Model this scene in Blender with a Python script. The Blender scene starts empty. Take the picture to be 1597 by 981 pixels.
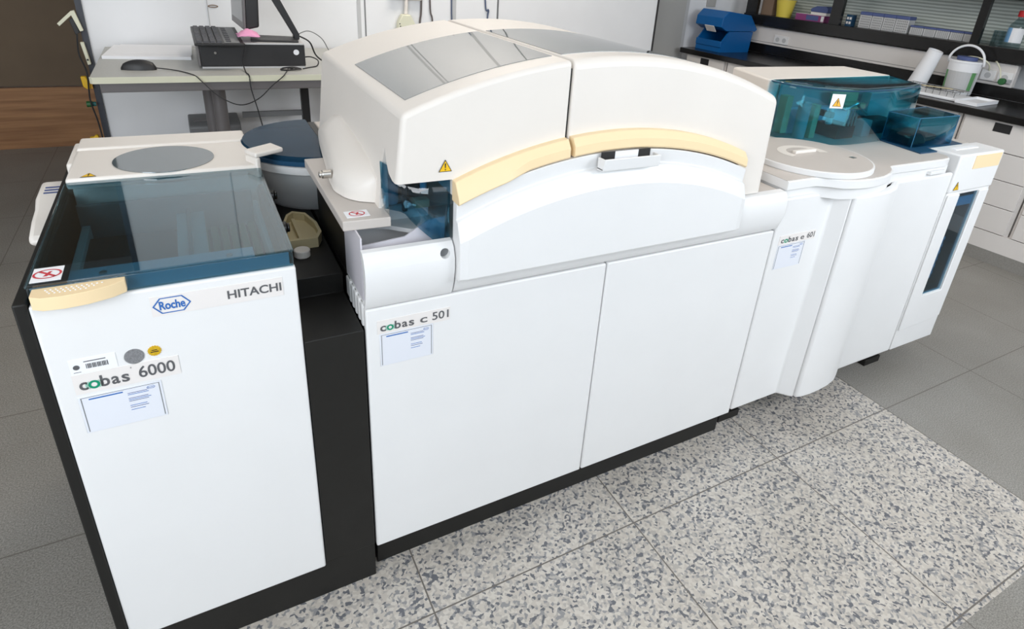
import bpy, bmesh, math, random
from mathutils import Vector, Matrix, Euler

random.seed(7)
sc = bpy.context.scene
COL = sc.collection

# ------------------------------------------------------------------ camera, light, exposure
cd = bpy.data.cameras.new('camera')
cam = bpy.data.objects.new('camera', cd)
COL.objects.link(cam)
sc.camera = cam
cd.sensor_fit = 'HORIZONTAL'
cd.sensor_width = 36.0
cd.lens = 36.0 * 952.127 / 1597.0
cd.shift_x = -55.2021 / 1597.0
cd.shift_y = -122.4795 / 1597.0
cd.clip_start = 0.05
Rwc = Matrix(((0.86866706, -0.48928108, 0.07759869),
              (-0.13938458, -0.39170267, -0.9094729),
              (0.4753835, 0.77921309, -0.40845745)))
M3 = Matrix(((1, 0, 0), (0, -1, 0), (0, 0, -1))) @ Rwc          # rows: camera right, up, back
cam.matrix_world = Matrix.Translation((-0.24327996, -1.07598717, 1.45258803)) @ M3.transposed().to_4x4()

sc.view_settings.view_transform = 'Standard'
sc.view_settings.look = 'None'
sc.view_settings.exposure = 0.0
sc.view_settings.gamma = 1.0
sc.view_settings.use_curve_mapping = False

w = bpy.data.worlds.new('world')
sc.world = w
w.use_nodes = True
bg = w.node_tree.nodes['Background']
bg.inputs['Color'].default_value = (0.75, 0.87, 1.0, 1)
bg.inputs['Strength'].default_value = 1.0


def area(name, loc, target, sx, sy, power, col):
    l = bpy.data.lights.new(name, 'AREA')
    l.shape = 'RECTANGLE'
    l.size = sx
    l.size_y = sy
    l.energy = power
    l.color = col
    o = bpy.data.objects.new(name, l)
    COL.objects.link(o)
    o.location = loc
    d = Vector(target) - Vector(loc)
    o.rotation_euler = d.to_track_quat('-Z', 'Y').to_euler()
    return o


DAY = (0.94, 0.96, 1.0)
area('window_and_fill_light', (-2.2, -1.93, 1.75), (-0.8, 2.2, 0.4), 1.8, 1.5, 76, DAY)  # added fill light for the left floor and the wall under the table
area('window_and_fill_light', (0.1, -1.93, 2.02), (0.3, 0.6, 0.9), 1.9, 0.95, 11, DAY)
area('window_and_fill_light', (2.4, -1.93, 1.95), (2.2, 0.6, 0.8), 1.9, 1.1, 56, DAY)
for cx, cy, e in ((0.3, 0.6, 1.0), (2.2, 0.6, 2.5), (1.2, 2.3, 24)):  # added ceiling fill, warm on the tops, strongest before the partition
    area('ceiling_fill_light', (cx, cy, 2.77), (cx, cy, 0), 1.2, 0.5, e, (1.0, 0.91, 0.80))


# ------------------------------------------------------------------ materials
def lin(c):
    return tuple(((v / 255.0) / 12.92 if v / 255.0 <= 0.04045 else ((v / 255.0 + 0.055) / 1.055) ** 2.4) for v in c)


def setspec(b, v):
    for k in ('Specular IOR Level', 'Specular'):
        if k in b.inputs:
            b.inputs[k].default_value = v
            return


def mat(name, rgb, rough=0.5, metal=0.0, spec=0.5, noise=0.0, nscale=30.0, bump=0.0, coat=0.0):
    m = bpy.data.materials.new(name)
    m.use_nodes = True
    nt = m.node_tree
    b = nt.nodes['Principled BSDF']
    c = lin(rgb)
    b.inputs['Base Color'].default_value = (*c, 1)
    b.inputs['Roughness'].default_value = rough
    b.inputs['Metallic'].default_value = metal
    setspec(b, spec)
    if coat:
        b.inputs['Coat Weight'].default_value = coat
    if noise or bump:
        tc = nt.nodes.new('ShaderNodeNewGeometry')
        n = nt.nodes.new('ShaderNodeTexNoise')
        n.inputs['Scale'].default_value = nscale
        n.inputs['Detail'].default_value = 4
        nt.links.new(tc.outputs['Position'], n.inputs['Vector'])
        if noise:
            r = nt.nodes.new('ShaderNodeValToRGB')
            lo = [max(0, v * (1 - noise)) for v in c]
            hi = [min(1, v * (1 + noise)) for v in c]
            r.color_ramp.elements[0].position = 0.3
            r.color_ramp.elements[1].position = 0.7
            r.color_ramp.elements[0].color = (*lo, 1)
            r.color_ramp.elements[1].color = (*hi, 1)
            nt.links.new(n.outputs['Fac'], r.inputs['Fac'])
            nt.links.new(r.outputs['Color'], b.inputs['Base Color'])
        if bump:
            bp = nt.nodes.new('ShaderNodeBump')
            bp.inputs['Strength'].default_value = bump
            bp.inputs['Distance'].default_value = 0.002
            nt.links.new(n.outputs['Fac'], bp.inputs['Height'])
            nt.links.new(bp.outputs['Normal'], b.inputs['Normal'])
    return m


def glass(name, rgb, rough=0.02, f0=0.04, gl=1.0):
    """tinted sheet: coloured see-through, mirror-like reflection growing towards grazing view"""
    m = bpy.data.materials.new(name)
    m.use_nodes = True
    nt = m.node_tree
    nt.nodes.remove(nt.nodes['Principled BSDF'])
    out = nt.nodes['Material Output']
    t = nt.nodes.new('ShaderNodeBsdfTransparent')
    t.inputs['Color'].default_value = (*lin(rgb), 1)
    g = nt.nodes.new('ShaderNodeBsdfGlossy')
    g.inputs['Roughness'].default_value = rough
    g.inputs['Color'].default_value = (gl, gl, gl, 1)
    f = nt.nodes.new('ShaderNodeLayerWeight')
    f.inputs['Blend'].default_value = 0.5
    p = nt.nodes.new('ShaderNodeMath')
    p.operation = 'POWER'
    p.inputs[1].default_value = 5.0
    nt.links.new(f.outputs['Facing'], p.inputs[0])
    q = nt.nodes.new('ShaderNodeMath')
    q.operation = 'MULTIPLY_ADD'
    q.inputs[1].default_value = 1.0 - f0
    q.inputs[2].default_value = f0
    nt.links.new(p.outputs[0], q.inputs[0])
    mx = nt.nodes.new('ShaderNodeMixShader')
    nt.links.new(q.outputs[0], mx.inputs[0])
    nt.links.new(t.outputs[0], mx.inputs[1])
    nt.links.new(g.outputs[0], mx.inputs[2])
    nt.links.new(mx.outputs[0], out.inputs['Surface'])
    return m


def floor_mat():
    m = bpy.data.materials.new('floor_tiles')
    m.use_nodes = True
    nt = m.node_tree
    N = nt.nodes
    L = nt.links
    b = N['Principled BSDF']
    geo = N.new('ShaderNodeNewGeometry')
    sep = N.new('ShaderNodeSeparateXYZ')
    L.new(geo.outputs['Position'], sep.inputs[0])

    def math_(op, a, bb=None, cl=False):
        n = N.new('ShaderNodeMath')
        n.operation = op
        n.use_clamp = cl
        for i, v in enumerate((a, bb)):
            if v is None:
                continue
            if isinstance(v, (int, float)):
                n.inputs[i].default_value = v
            else:
                L.new(v, n.inputs[i])
        return n.outputs[0]

    def joint(sock, off, s):
        a = math_('SUBTRACT', sock, off)
        a = math_('DIVIDE', a, s)
        a = math_('FRACT', a)
        a = math_('SUBTRACT', a, 0.5)
        a = math_('ABSOLUTE', a)
        return math_('GREATER_THAN', a, 0.5 - 0.0020 / s)
    jx = joint(sep.outputs['X'], 0.0944, 0.6)
    jy = joint(sep.outputs['Y'], -0.1497, 0.6045)
    jn = math_('MAXIMUM', jx, jy)
    # speckled field
    mk = math_('MULTIPLY', math_('GREATER_THAN', sep.outputs['X'], -0.506), math_('LESS_THAN', sep.outputs['X'], 1.894))
    mk = math_('MULTIPLY', mk, math_('GREATER_THAN', sep.outputs['Y'], -0.768))
    # warp
    nz = N.new('ShaderNodeTexNoise')
    nz.inputs['Scale'].default_value = 70
    nz.inputs['Detail'].default_value = 2
    L.new(geo.outputs['Position'], nz.inputs['Vector'])
    vm = N.new('ShaderNodeVectorMath')
    vm.operation = 'MULTIPLY_ADD'
    vm.inputs[1].default_value = (0.014, 0.014, 0)
    L.new(nz.outputs['Color'], vm.inputs[0])
    L.new(geo.outputs['Position'], vm.inputs[2])
    vo = N.new('ShaderNodeTexVoronoi')
    vo.voronoi_dimensions = '2D'
    vo.inputs['Scale'].default_value = 150
    L.new(vm.outputs[0], vo.inputs['Vector'])
    hs = N.new('ShaderNodeSeparateColor')
    L.new(vo.outputs['Color'], hs.inputs[0])
    cr = N.new('ShaderNodeValToRGB')
    cr.color_ramp.interpolation = 'CONSTANT'
    els = cr.color_ramp.elements
    cols = [(0.0, (106, 107, 112)), (0.13, (148, 147, 147)), (0.28, (178, 172, 165)), (0.48, (196, 188, 178)), (0.76, (206, 199, 189))]
    els[0].position = 0
    els[0].color = (*lin(cols[0][1]), 1)
    els[1].position = cols[1][0]
    els[1].color = (*lin(cols[1][1]), 1)
    for p, c in cols[2:]:
        e = els.new(p)
        e.color = (*lin(c), 1)
    L.new(hs.outputs[0], cr.inputs['Fac'])
    # plain grey field
    n2 = N.new('ShaderNodeTexNoise')
    n2.inputs['Scale'].default_value = 260
    n2.inputs['Detail'].default_value = 3
    L.new(geo.outputs['Position'], n2.inputs['Vector'])
    cr2 = N.new('ShaderNodeValToRGB')
    cr2.color_ramp.elements[0].position = 0.33
    cr2.color_ramp.elements[1].position = 0.68
    cr2.color_ramp.elements[0].color = (*lin((120, 117, 112)), 1)
    cr2.color_ramp.elements[1].color = (*lin((166, 162, 155)), 1)
    L.new(n2.outputs['Fac'], cr2.inputs['Fac'])
    mx = N.new('ShaderNodeMix')
    mx.data_type = 'RGBA'
    L.new(mk, mx.inputs[0])
    L.new(cr2.outputs['Color'], mx.inputs[6])
    L.new(cr.outputs['Color'], mx.inputs[7])
    # slow stains
    n3 = N.new('ShaderNodeTexNoise')
    n3.inputs['Scale'].default_value = 3.0
    n3.inputs['Detail'].default_value = 5
    L.new(geo.outputs['Position'], n3.inputs['Vector'])
    cr3 = N.new('ShaderNodeValToRGB')
    cr3.color_ramp.elements[0].position = 0.3
    cr3.color_ramp.elements[1].position = 0.7
    cr3.color_ramp.elements[0].color = (0.84, 0.83, 0.81, 1)
    cr3.color_ramp.elements[1].color = (1, 1, 1, 1)
    L.new(n3.outputs['Fac'], cr3.inputs['Fac'])
    mu = N.new('ShaderNodeMix')
    mu.data_type = 'RGBA'
    mu.blend_type = 'MULTIPLY'
    mu.inputs[0].default_value = 1
    L.new(mx.outputs[2], mu.inputs[6])
    L.new(cr3.outputs['Color'], mu.inputs[7])
    mj = N.new('ShaderNodeMix')
    mj.data_type = 'RGBA'
    L.new(jn, mj.inputs[0])
    L.new(mu.outputs[2], mj.inputs[6])
    mj.inputs[7].default_value = (*lin((108, 102, 96)), 1)
    L.new(mj.outputs[2], b.inputs['Base Color'])
    b.inputs['Roughness'].default_value = 0.42
    setspec(b, 0.4)
    return m


def reeded_mat():
    m = mat('reeded_glass', (150, 158, 150), 0.25)
    nt = m.node_tree
    b = nt.nodes['Principled BSDF']
    wv = nt.nodes.new('ShaderNodeTexWave')
    wv.bands_direction = 'Z'
    wv.inputs['Scale'].default_value = 14
    wv.inputs['Distortion'].default_value = 0.6
    geo = nt.nodes.new('ShaderNodeNewGeometry')
    nt.links.new(geo.outputs['Position'], wv.inputs['Vector'])
    r = nt.nodes.new('ShaderNodeValToRGB')
    r.color_ramp.elements[0].color = (*lin((150, 158, 150)), 1)
    r.color_ramp.elements[1].color = (*lin((206, 212, 206)), 1)
    nt.links.new(wv.outputs['Fac'], r.inputs['Fac'])
    nt.links.new(r.outputs['Color'], b.inputs['Base Color'])
    return m


def wood_mat():
    m = mat('brown_wood', (84, 58, 38), 0.5)
    nt = m.node_tree
    b = nt.nodes['Principled BSDF']
    geo = nt.nodes.new('ShaderNodeNewGeometry')
    mp = nt.nodes.new('ShaderNodeMapping')
    mp.inputs['Scale'].default_value = (1.2, 6, 22)
    nt.links.new(geo.outputs['Position'], mp.inputs['Vector'])
    n = nt.nodes.new('ShaderNodeTexNoise')
    n.inputs['Scale'].default_value = 2.0
    n.inputs['Detail'].default_value = 6
    nt.links.new(mp.outputs[0], n.inputs['Vector'])
    r = nt.nodes.new('ShaderNodeValToRGB')
    r.color_ramp.elements[0].position = 0.3
    r.color_ramp.elements[1].position = 0.7
    r.color_ramp.elements[0].color = (*lin((140, 96, 60)), 1)
    r.color_ramp.elements[1].color = (*lin((176, 128, 84)), 1)
    nt.links.new(n.outputs['Fac'], r.inputs['Fac'])
    nt.links.new(r.outputs['Color'], b.inputs['Base Color'])
    return m


M = {}
M['white'] = mat('white_plastic', (232, 231, 230), 0.38, noise=0.012, nscale=6)
M['cream'] = mat('cream_plastic', (229, 222, 214), 0.42, noise=0.015, nscale=5)
M['deck'] = mat('shaded_white_plastic', (196, 188, 181), 0.45, noise=0.02, nscale=8)  # white plastic with the dimmer light on top faces put into its colour
M['beige'] = mat('beige_plastic', (243, 217, 174), 0.42)
M['tan'] = mat('tan_plastic', (205, 190, 150), 0.5)
M['black'] = mat('black_metal', (29, 28, 26), 0.5, spec=0.35, noise=0.06, nscale=40)
M['blackgloss'] = mat('black_gloss', (22, 22, 22), 0.25)
M['blackplastic'] = mat('black_plastic', (38, 37, 38), 0.45)
M['dark'] = mat('dark_interior', (34, 38, 40), 0.6)
M['midgrey'] = mat('mid_grey', (120, 121, 122), 0.5)
M['lightgrey'] = mat('light_grey', (190, 190, 190), 0.5)
M['silver'] = mat('brushed_metal', (200, 195, 188), 0.3, metal=0.9)
M['lid'] = glass('smoked_blue_glass', (182, 210, 218), 0.02, 0.12)
M['pane'] = mat('smoked_window', (78, 88, 90), 0.04, spec=1.0)
M['pane'].node_tree.nodes['Principled BSDF'].inputs['IOR'].default_value = 2.2
M['drumlid'] = mat('dark_blue_lid', (24, 52, 72), 0.10, spec=0.03)
M['blueglass'] = glass('blue_clear_plastic', (160, 218, 228), 0.03, 0.05)
M['bluedeep'] = glass('deep_blue_clear_plastic', (166, 204, 219), 0.03, 0.045)
M['bluering'] = mat('blue_ring', (52, 104, 134), 0.2, spec=0.15)
M['bluelight'] = mat('pale_blue_plastic', (176, 214, 234), 0.4)
M['bluedark'] = mat('dark_blue_plastic', (30, 70, 100), 0.3)
M['frost'] = mat('frosted_plastic', (216, 212, 218), 0.4)
M['clear'] = glass('clear_plastic', (214, 214, 226), 0.08, 0.03)
M['wall'] = mat('white_wall', (234, 234, 235), 0.7, noise=0.015, nscale=4)
M['wallgrey'] = mat('grey_panel', (176, 174, 170), 0.6)
M['ceil'] = mat('ceiling_white', (226, 224, 220), 0.8)
M['darkbrown'] = mat('dark_brown_wall', (112, 94, 74), 0.7, noise=0.08, nscale=3)
M['wood'] = wood_mat()
M['floor'] = floor_mat()
M['skirt'] = mat('grey_cove', (140, 137, 132), 0.6, noise=0.1, nscale=120)
M['tabletop'] = mat('grey_laminate', (178, 178, 174), 0.5, noise=0.03, nscale=80)
M['edge'] = mat('cream_edge', (222, 220, 196), 0.5)
M['steel'] = mat('dark_grey_steel', (112, 108, 108), 0.4)
M['frame'] = mat('slate_frame', (60, 62, 70), 0.5)
M['worktop'] = mat('black_worktop', (22, 21, 21), 0.25, noise=0.1, nscale=30)
M['cab'] = mat('cabinet_white', (222, 217, 213), 0.5)
M['bluebin'] = mat('blue_bin_plastic', (0, 92, 158), 0.4)
M['reed'] = reeded_mat()
M['paper'] = mat('paper', (238, 238, 240), 0.75)
M['yellow'] = mat('yellow_plastic', (236, 188, 30), 0.45)
M['yellowcup'] = mat('yellow_cup', (226, 204, 84), 0.4)
M['orange'] = mat('orange_sticker', (240, 180, 60), 0.5)
M['brown'] = mat('brown_carton', (132, 110, 92), 0.7)
M['pink'] = mat('pink_cloth', (232, 160, 196), 0.85, bump=0.6, nscale=60)
M['purple'] = mat('purple_carton', (140, 62, 116), 0.6)
M['slateblue'] = mat('slate_blue', (78, 92, 140), 0.55)
M['teal'] = mat('teal_plastic', (40, 110, 110), 0.45)
M['green'] = mat('green_plastic', (40, 98, 52), 0.45)
M['labelgreen'] = mat('label_green', (96, 152, 96), 0.5)
M['label'] = mat('label_pale', (232, 226, 222), 0.5)
M['card'] = mat('card_pale_blue', (226, 228, 235), 0.35)
M['ink'] = mat('ink_grey', (92, 92, 94), 0.5)
M['inkblue'] = mat('ink_blue', (44, 104, 178), 0.5)
M['inkgreen'] = mat('ink_green', (0, 140, 104), 0.5)
M['mint'] = mat('ink_mint', (120, 200, 176), 0.5)
M['red'] = mat('red_ink', (202, 60, 70), 0.5)
M['redcap'] = mat('red_cap', (206, 34, 40), 0.4)
M['sealgrey'] = mat('grey_seal', (128, 128, 130), 0.4, noise=0.25, nscale=500)
M['sealgold'] = mat('gold_seal', (226, 184, 44), 0.35, metal=0.3, noise=0.15, nscale=500)
M['keys'] = mat('key_grey', (70, 69, 72), 0.5)
M['bottle'] = glass('bottle_plastic', (214, 224, 226), 0.05, 0.03)
M['bluelabel'] = mat('blue_label', (120, 170, 214), 0.5)
M['rubber'] = mat('black_cable', (30, 30, 32), 0.5)
M['bluecable'] = mat('blue_grey_cable', (70, 84, 112), 0.5)
M['browncable'] = mat('brown_grey_cable', (92, 84, 82), 0.5)
M['winglass'] = glass('window_glass', (240, 247, 250), 0.0, 0.02)
M['fillglow'] = bpy.data.materials.new('fill_diffuser')  # glow of the added ceiling fill panels
M['fillglow'].use_nodes = True
_b = M['fillglow'].node_tree.nodes['Principled BSDF']
_b.inputs['Base Color'].default_value = (0.9, 0.9, 0.88, 1)
_b.inputs['Emission Color'].default_value = (1, 0.94, 0.86, 1)
_b.inputs['Emission Strength'].default_value = 1.5


# ------------------------------------------------------------------ builders
class B:
    def __init__(s, T=None):
        s.bm = bmesh.new()
        s.T = T
        s.mi = 0

    def add(s, verts, faces):
        vs = [s.bm.verts.new(v) for v in verts]
        for f in faces:
            try:
                fc = s.bm.faces.new([vs[i] for i in f])
                fc.material_index = s.mi
            except ValueError:
                pass
        return s

    def box(s, x0, x1, y0, y1, z0, z1):
        v = [(x0, y0, z0), (x1, y0, z0), (x1, y1, z0), (x0, y1, z0), (x0, y0, z1), (x1, y0, z1), (x1, y1, z1), (x0, y1, z1)]
        return s.add(v, [(0, 3, 2, 1), (4, 5, 6, 7), (0, 1, 5, 4), (1, 2, 6, 5), (2, 3, 7, 6), (3, 0, 4, 7)])

    def prism(s, pts, axis, a, b, pts2=None):
        p2 = pts2 or pts
        n = len(pts)

        def P(p, t):
            return {'x': (t, p[0], p[1]), 'y': (p[0], t, p[1]), 'z': (p[0], p[1], t)}[axis]
        v = [P(p, a) for p in pts] + [P(p, b) for p in p2]
        f = [tuple(range(n)), tuple(range(2 * n - 1, n - 1, -1))]
        f += [(i, (i + 1) % n + 0, (i + 1) % n + n, i + n) for i in range(n)]
        return s.add(v, f)

    def cyl(s, c, r, h, axis='z', n=32, r2=None):
        r2 = r if r2 is None else r2
        a = [(math.cos(2 * math.pi * i / n), math.sin(2 * math.pi * i / n)) for i in range(n)]
        i0, i1 = {'z': (0, 1), 'x': (1, 2), 'y': (0, 2)}[axis]
        t = {'z': c[2], 'x': c[0], 'y': c[1]}[axis]
        return s.prism([(c[i0] + r * p, c[i1] + r * q) for p, q in a], axis, t, t + h,
                       [(c[i0] + r2 * p, c[i1] + r2 * q) for p, q in a])

    def lathe(s, prof, c, n=32):
        rows = []
        for r, z in prof:
            rows.append([(c[0] + r * math.cos(2 * math.pi * i / n), c[1] + r * math.sin(2 * math.pi * i / n), c[2] + z) for i in range(n)])
        v = [p for row in rows for p in row]
        f = []
        for k in range(len(rows) - 1):
            for i in range(n):
                j = (i + 1) % n
                f.append((k * n + i, k * n + j, (k + 1) * n + j, (k + 1) * n + i))
        f.append(tuple(range(n - 1, -1, -1)))
        f.append(tuple((len(rows) - 1) * n + i for i in range(n)))
        return s.add(v, f)

    def sheet(s, rows, closed=False):
        n = len(rows[0])
        v = [p for r in rows for p in r]
        f = []
        for k in range(len(rows) - 1):
            k2 = k + 1
            for i in range(n if closed else n - 1):
                i2 = (i + 1) % n
                f.append((k * n + i, k * n + i2, k2 * n + i2, k2 * n + i))
        if closed:
            f.append(tuple(range(n)))
            f.append(tuple((len(rows) - 1) * n + i for i in range(n - 1, -1, -1)))
        return s.add(v, f)

    def tube(s, pts, r, n=8, smooth=6):
        P = [Vector(p) for p in pts]
        if smooth and len(P) > 2:
            Q = []
            for i in range(len(P) - 1):
                p0, p1, p2, p3 = P[max(i - 1, 0)], P[i], P[i + 1], P[min(i + 2, len(P) - 1)]
                for k in range(smooth):
                    t = k / smooth
                    Q.append(0.5 * ((2 * p1) + (p2 - p0) * t + (2 * p0 - 5 * p1 + 4 * p2 - p3) * t * t + (3 * p1 - p0 - 3 * p2 + p3) * t ** 3))
            Q.append(P[-1])
            P = Q
        rows = []
        up = Vector((0.13, 0.31, 0.94)).normalized()
        for i, p in enumerate(P):
            d = (P[min(i + 1, len(P) - 1)] - P[max(i - 1, 0)])
            if d.length < 1e-9:
                d = Vector((0, 0, 1))
            d.normalize()
            a = d.cross(up)
            if a.length < 1e-3:
                a = d.cross(Vector((1, 0, 0)))
            a.normalize()
            b = d.cross(a)
            rows.append([tuple(p + r * (math.cos(2 * math.pi * k / n) * a + math.sin(2 * math.pi * k / n) * b)) for k in range(n)])
        v = [q for row in rows for q in row]
        f = []
        for k in range(len(rows) - 1):
            for i in range(n):
                j = (i + 1) % n
                f.append((k * n + i, k * n + j, (k + 1) * n + j, (k + 1) * n + i))
        f.append(tuple(range(n - 1, -1, -1)))
        f.append(tuple((len(rows) - 1) * n + i for i in range(n)))
        return s.add(v, f)

    def out(s, name, mats, parent=None, bevel=0.0, seg=3, solid=0.0, cut=None, angle=35, label=None, wsel=None):
        bm = s.bm
        if s.T is not None:
            bmesh.ops.transform(bm, matrix=s.T, verts=bm.verts)
        bmesh.ops.recalc_face_normals(bm, faces=bm.faces)
        me = bpy.data.meshes.new(name)
        bm.to_mesh(me)
        bm.free()
        if not isinstance(mats, (list, tuple)):
            mats = [mats]
        for k in mats:
            me.materials.append(M[k])
        o = bpy.data.objects.new(name, me)
        COL.objects.link(o)
        if cut is not None:
            co = cut.out('cutter', 'dark')
            md = o.modifiers.new('cut', 'BOOLEAN')
            md.operation = 'DIFFERENCE'
            md.solver = 'EXACT'
            md.object = co
            dg = bpy.context.evaluated_depsgraph_get()
            me2 = bpy.data.meshes.new_from_object(o.evaluated_get(dg))
            o.modifiers.clear()
            o.data = me2
            me2.name = name
            bpy.data.objects.remove(co)
            bpy.data.meshes.remove(me)
            me = me2
        if wsel:
            at = me.attributes.new('bevel_weight_edge', 'FLOAT', 'EDGE')
            for e in me.edges:
                at.data[e.index].value = wsel(me.vertices[e.vertices[0]].co, me.vertices[e.vertices[1]].co)
        # origin at the shape's own centre
        if len(me.vertices):
            xs = [v.co for v in me.vertices]
            lo = Vector((min(p.x for p in xs), min(p.y for p in xs), min(p.z for p in xs)))
            hi = Vector((max(p.x for p in xs), max(p.y for p in xs), max(p.z for p in xs)))
            c = (lo + hi) / 2
            c.z = lo.z
            me.transform(Matrix.Translation(-c))
            o.location = c
        for p in me.polygons:
            p.use_smooth = True
        me.set_sharp_from_angle(angle=math.radians(angle))
        if solid:
            md = o.modifiers.new('thickness', 'SOLIDIFY')
            md.thickness = solid
            md.offset = 0
        if bevel:
            md = o.modifiers.new('bevel', 'BEVEL')
            md.width = bevel
            md.segments = seg
            md.limit_method = 'ANGLE'
            md.angle_limit = math.radians(38)
            if wsel:
                md.limit_method = 'WEIGHT'
        if parent is not None:
            o.parent = parent
            pw = WORLD[parent.name]
            o.location = o.location - pw
        WORLD[o.name] = (o.location.copy() if parent is None else o.location + WORLD[parent.name])
        if label:
            o['label'] = label
        return o


WORLD = {}


def thing(name, label, cat, loc, group=None):
    o = bpy.data.objects.new(name, None)
    COL.objects.link(o)
    o.empty_display_size = 0.1
    o.location = loc
    WORLD[o.name] = Vector(loc)
    o['label'] = label
    o['category'] = cat
    if group:
        o['group'] = group
    return o


def tag(o, label, cat, group=None):
    o['label'] = label
    o['category'] = cat
    if group:
        o['group'] = group
    return o


def struct(o):
    o['kind'] = 'structure'
    return o


def copy_tree(o, parent=None, off=None):
    c = o.copy()
    COL.objects.link(c)
    c.parent = parent
    if off is not None:
        c.location = Vector(o.location) + Vector(off)
    WORLD[c.name] = WORLD[o.name] + (Vector(off) if off is not None else Vector((0, 0, 0)))
    for ch in list(o.children):
        copy_tree(ch, c)
    return c


def text_mesh(s, bold=0.0):
    cu = bpy.data.curves.new('t', 'FONT')
    cu.body = s
    cu.offset = bold
    cu.resolution_u = 4
    o = bpy.data.objects.new('t', cu)
    COL.objects.link(o)
    dg = bpy.context.evaluated_depsgraph_get()
    dg.update()
    me = bpy.data.meshes.new_from_object(o.evaluated_get(dg))
    vs = [tuple(v.co) for v in me.vertices]
    fs = [tuple(p.vertices) for p in me.polygons]
    bpy.data.objects.remove(o)
    bpy.data.curves.remove(cu)
    bpy.data.meshes.remove(me)
    return vs, fs


def put_text(b, s, x0, x1, z0, z1, y, mi=0, bold=0.0, base=None, frame=None):
    """fit the writing's own outline to the rectangle on the plane y (or a frame(u,v,w))"""
    vs, fs = text_mesh(s, bold)
    xa, xb = min(v[0] for v in vs), max(v[0] for v in vs)
    ya, yb = min(v[1] for v in vs), max(v[1] for v in vs)
    if base is not None:
        ya, yb = base
    v2 = []
    for v in vs:
        u = x0 + (v[0] - xa) / (xb - xa) * (x1 - x0)
        q = z0 + (v[1] - ya) / (yb - ya) * (z1 - z0)
        v2.append(frame(u, q, y) if frame else (u, y, q))
    b.mi = mi
    b.add(v2, fs)


def word_cobas(b, x0, x1, z0, z1, y):
    """grey letters around one green ring letter; z0..z1 is the x-height band, the b rises above"""
    W = x1 - x0
    h = z1 - z0
    put_text(b, 'c', x0, x0 + W * .165, z0, z1, y, 0, .022)
    cx, cz = x0 + W * .290, (z0 + z1) / 2

    def ring(r0, r1, mi, a0=0, a1=360, dy=0.0):
        b.mi = mi
        n = 28
        v = []
        for i in range(n + 1):
            a = math.radians(a0 + (a1 - a0) * i / n)
            for r in (r0, r1):
                v.append((cx + r * math.cos(a), y + dy, cz + r * math.sin(a)))
        b.add(v, [(2 * i, 2 * i + 1, 2 * i + 3, 2 * i + 2) for i in range(n)])
    ring(h * .27, h * .52, 1)
    ring(h * .58, h * .64, 2, 130, 230)
    ring(h * .58, h * .64, 2, -50, 50)
    ring(h * .70, h * .75, 2, 145, 215)
    ring(h * .70, h * .75, 2, -35, 35)
    put_text(b, 'b', x0 + W * .42, x0 + W * .60, z0, z0 + h * 1.45, y, 0, .022)
    put_text(b, 'a', x0 + W * .635, x0 + W * .80, z0, z1, y, 0, .022)
    put_text(b, 's', x0 + W * .84, x1, z0, z1, y, 0, .022)


def warning_sticker(parent, c, ux, uz, size, backing=False, name='warning_sticker'):
    """yellow triangle with a black rim and exclamation mark; ux, uz span its plane"""
    ux, uz = Vector(ux).normalized(), Vector(uz).normalized()
    nn = uz.cross(ux)
    nn = -nn if nn.dot(Vector((0, 1, 0.0))) > 0.05 or (abs(nn.y) < .05 and nn.z < 0) else nn
    c = Vector(c)

    def P(u, v, k):
        return tuple(c + ux * u * size + uz * v * size + nn * k)
    b = B()
    if backing:
        b.mi = 2
        b.add([P(-.85, -.62, .0004), P(.85, -.62, .0004), P(.85, 1.0, .0004), P(-.85, 1.0, .0004)], [(0, 1, 2, 3)])
    b.mi = 0
    b.add([P(-.58, -.42, .0008), P(.58, -.42, .0008), P(0, .62, .0008)], [(0, 1, 2)])
    b.mi = 1
    b.add([P(-.49, -.365, .0012), P(.49, -.365, .0012), P(0, .51, .0012)], [(0, 1, 2)])
    b.mi = 0
    b.add([P(-.06, .30, .0016), P(.06, .30, .0016), P(.035, -.10, .0016), P(-.035, -.10, .0016)], [(3, 2, 1, 0)])
    b.add([P(-.05, -.18, .0016), P(.05, -.18, .0016), P(.05, -.28, .0016), P(-.05, -.28, .0016)], [(3, 2, 1, 0)])
    return b.out(name, ['blackplastic', 'yellow' if not backing else 'orange', 'paper'], parent)


def no_touch_sticker(parent, x0, x1, y0, y1, z, name='no_touch_sticker'):
    """white plate with a red barred circle, lying flat"""
    b = B()
    b.box(x0, x1, y0, y1, z, z + .0008)
    cx, cy = (x0 + x1) / 2, (y0 + y1) / 2
    r = min(x1 - x0, y1 - y0) * .42
    b.mi = 1
    n = 24
    v = []
    for i in range(n):
        a = 2 * math.pi * i / n
        for q in (r * .84, r):
            v.append((cx + q * 1.15 * math.cos(a), cy + q * math.sin(a), z + .0012))
    b.add(v, [(2 * i, 2 * i + 1, (2 * i + 3) % (2 * n), (2 * i + 2) % (2 * n)) for i in range(n)])
    k = r * .7
    t = r * .09
    b.add([(cx - k - t, cy + k - t, z + .0012), (cx - k + t, cy + k + t, z + .0012), (cx + k + t, cy - k + t, z + .0012), (cx + k - t, cy - k - t, z + .0012)], [(0, 1, 2, 3)])
    b.add([(cx - .3 * r, cy - .5 * r, z + .0011), (cx + .05 * r, cy - .5 * r, z + .0011), (cx + .35 * r, cy + .5 * r, z + .0011), (cx + .1 * r, cy + .5 * r, z + .0011)], [(0, 1, 2, 3)])
    return b.out(name, ['paper', 'red'], parent)


def arc(x, peak, R, c=0.590):
    return peak - R + math.sqrt(R * R - (x - c) ** 2)


def span(a, b, n):
    return [a + (b - a) * i / n for i in range(n + 1)]


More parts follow.
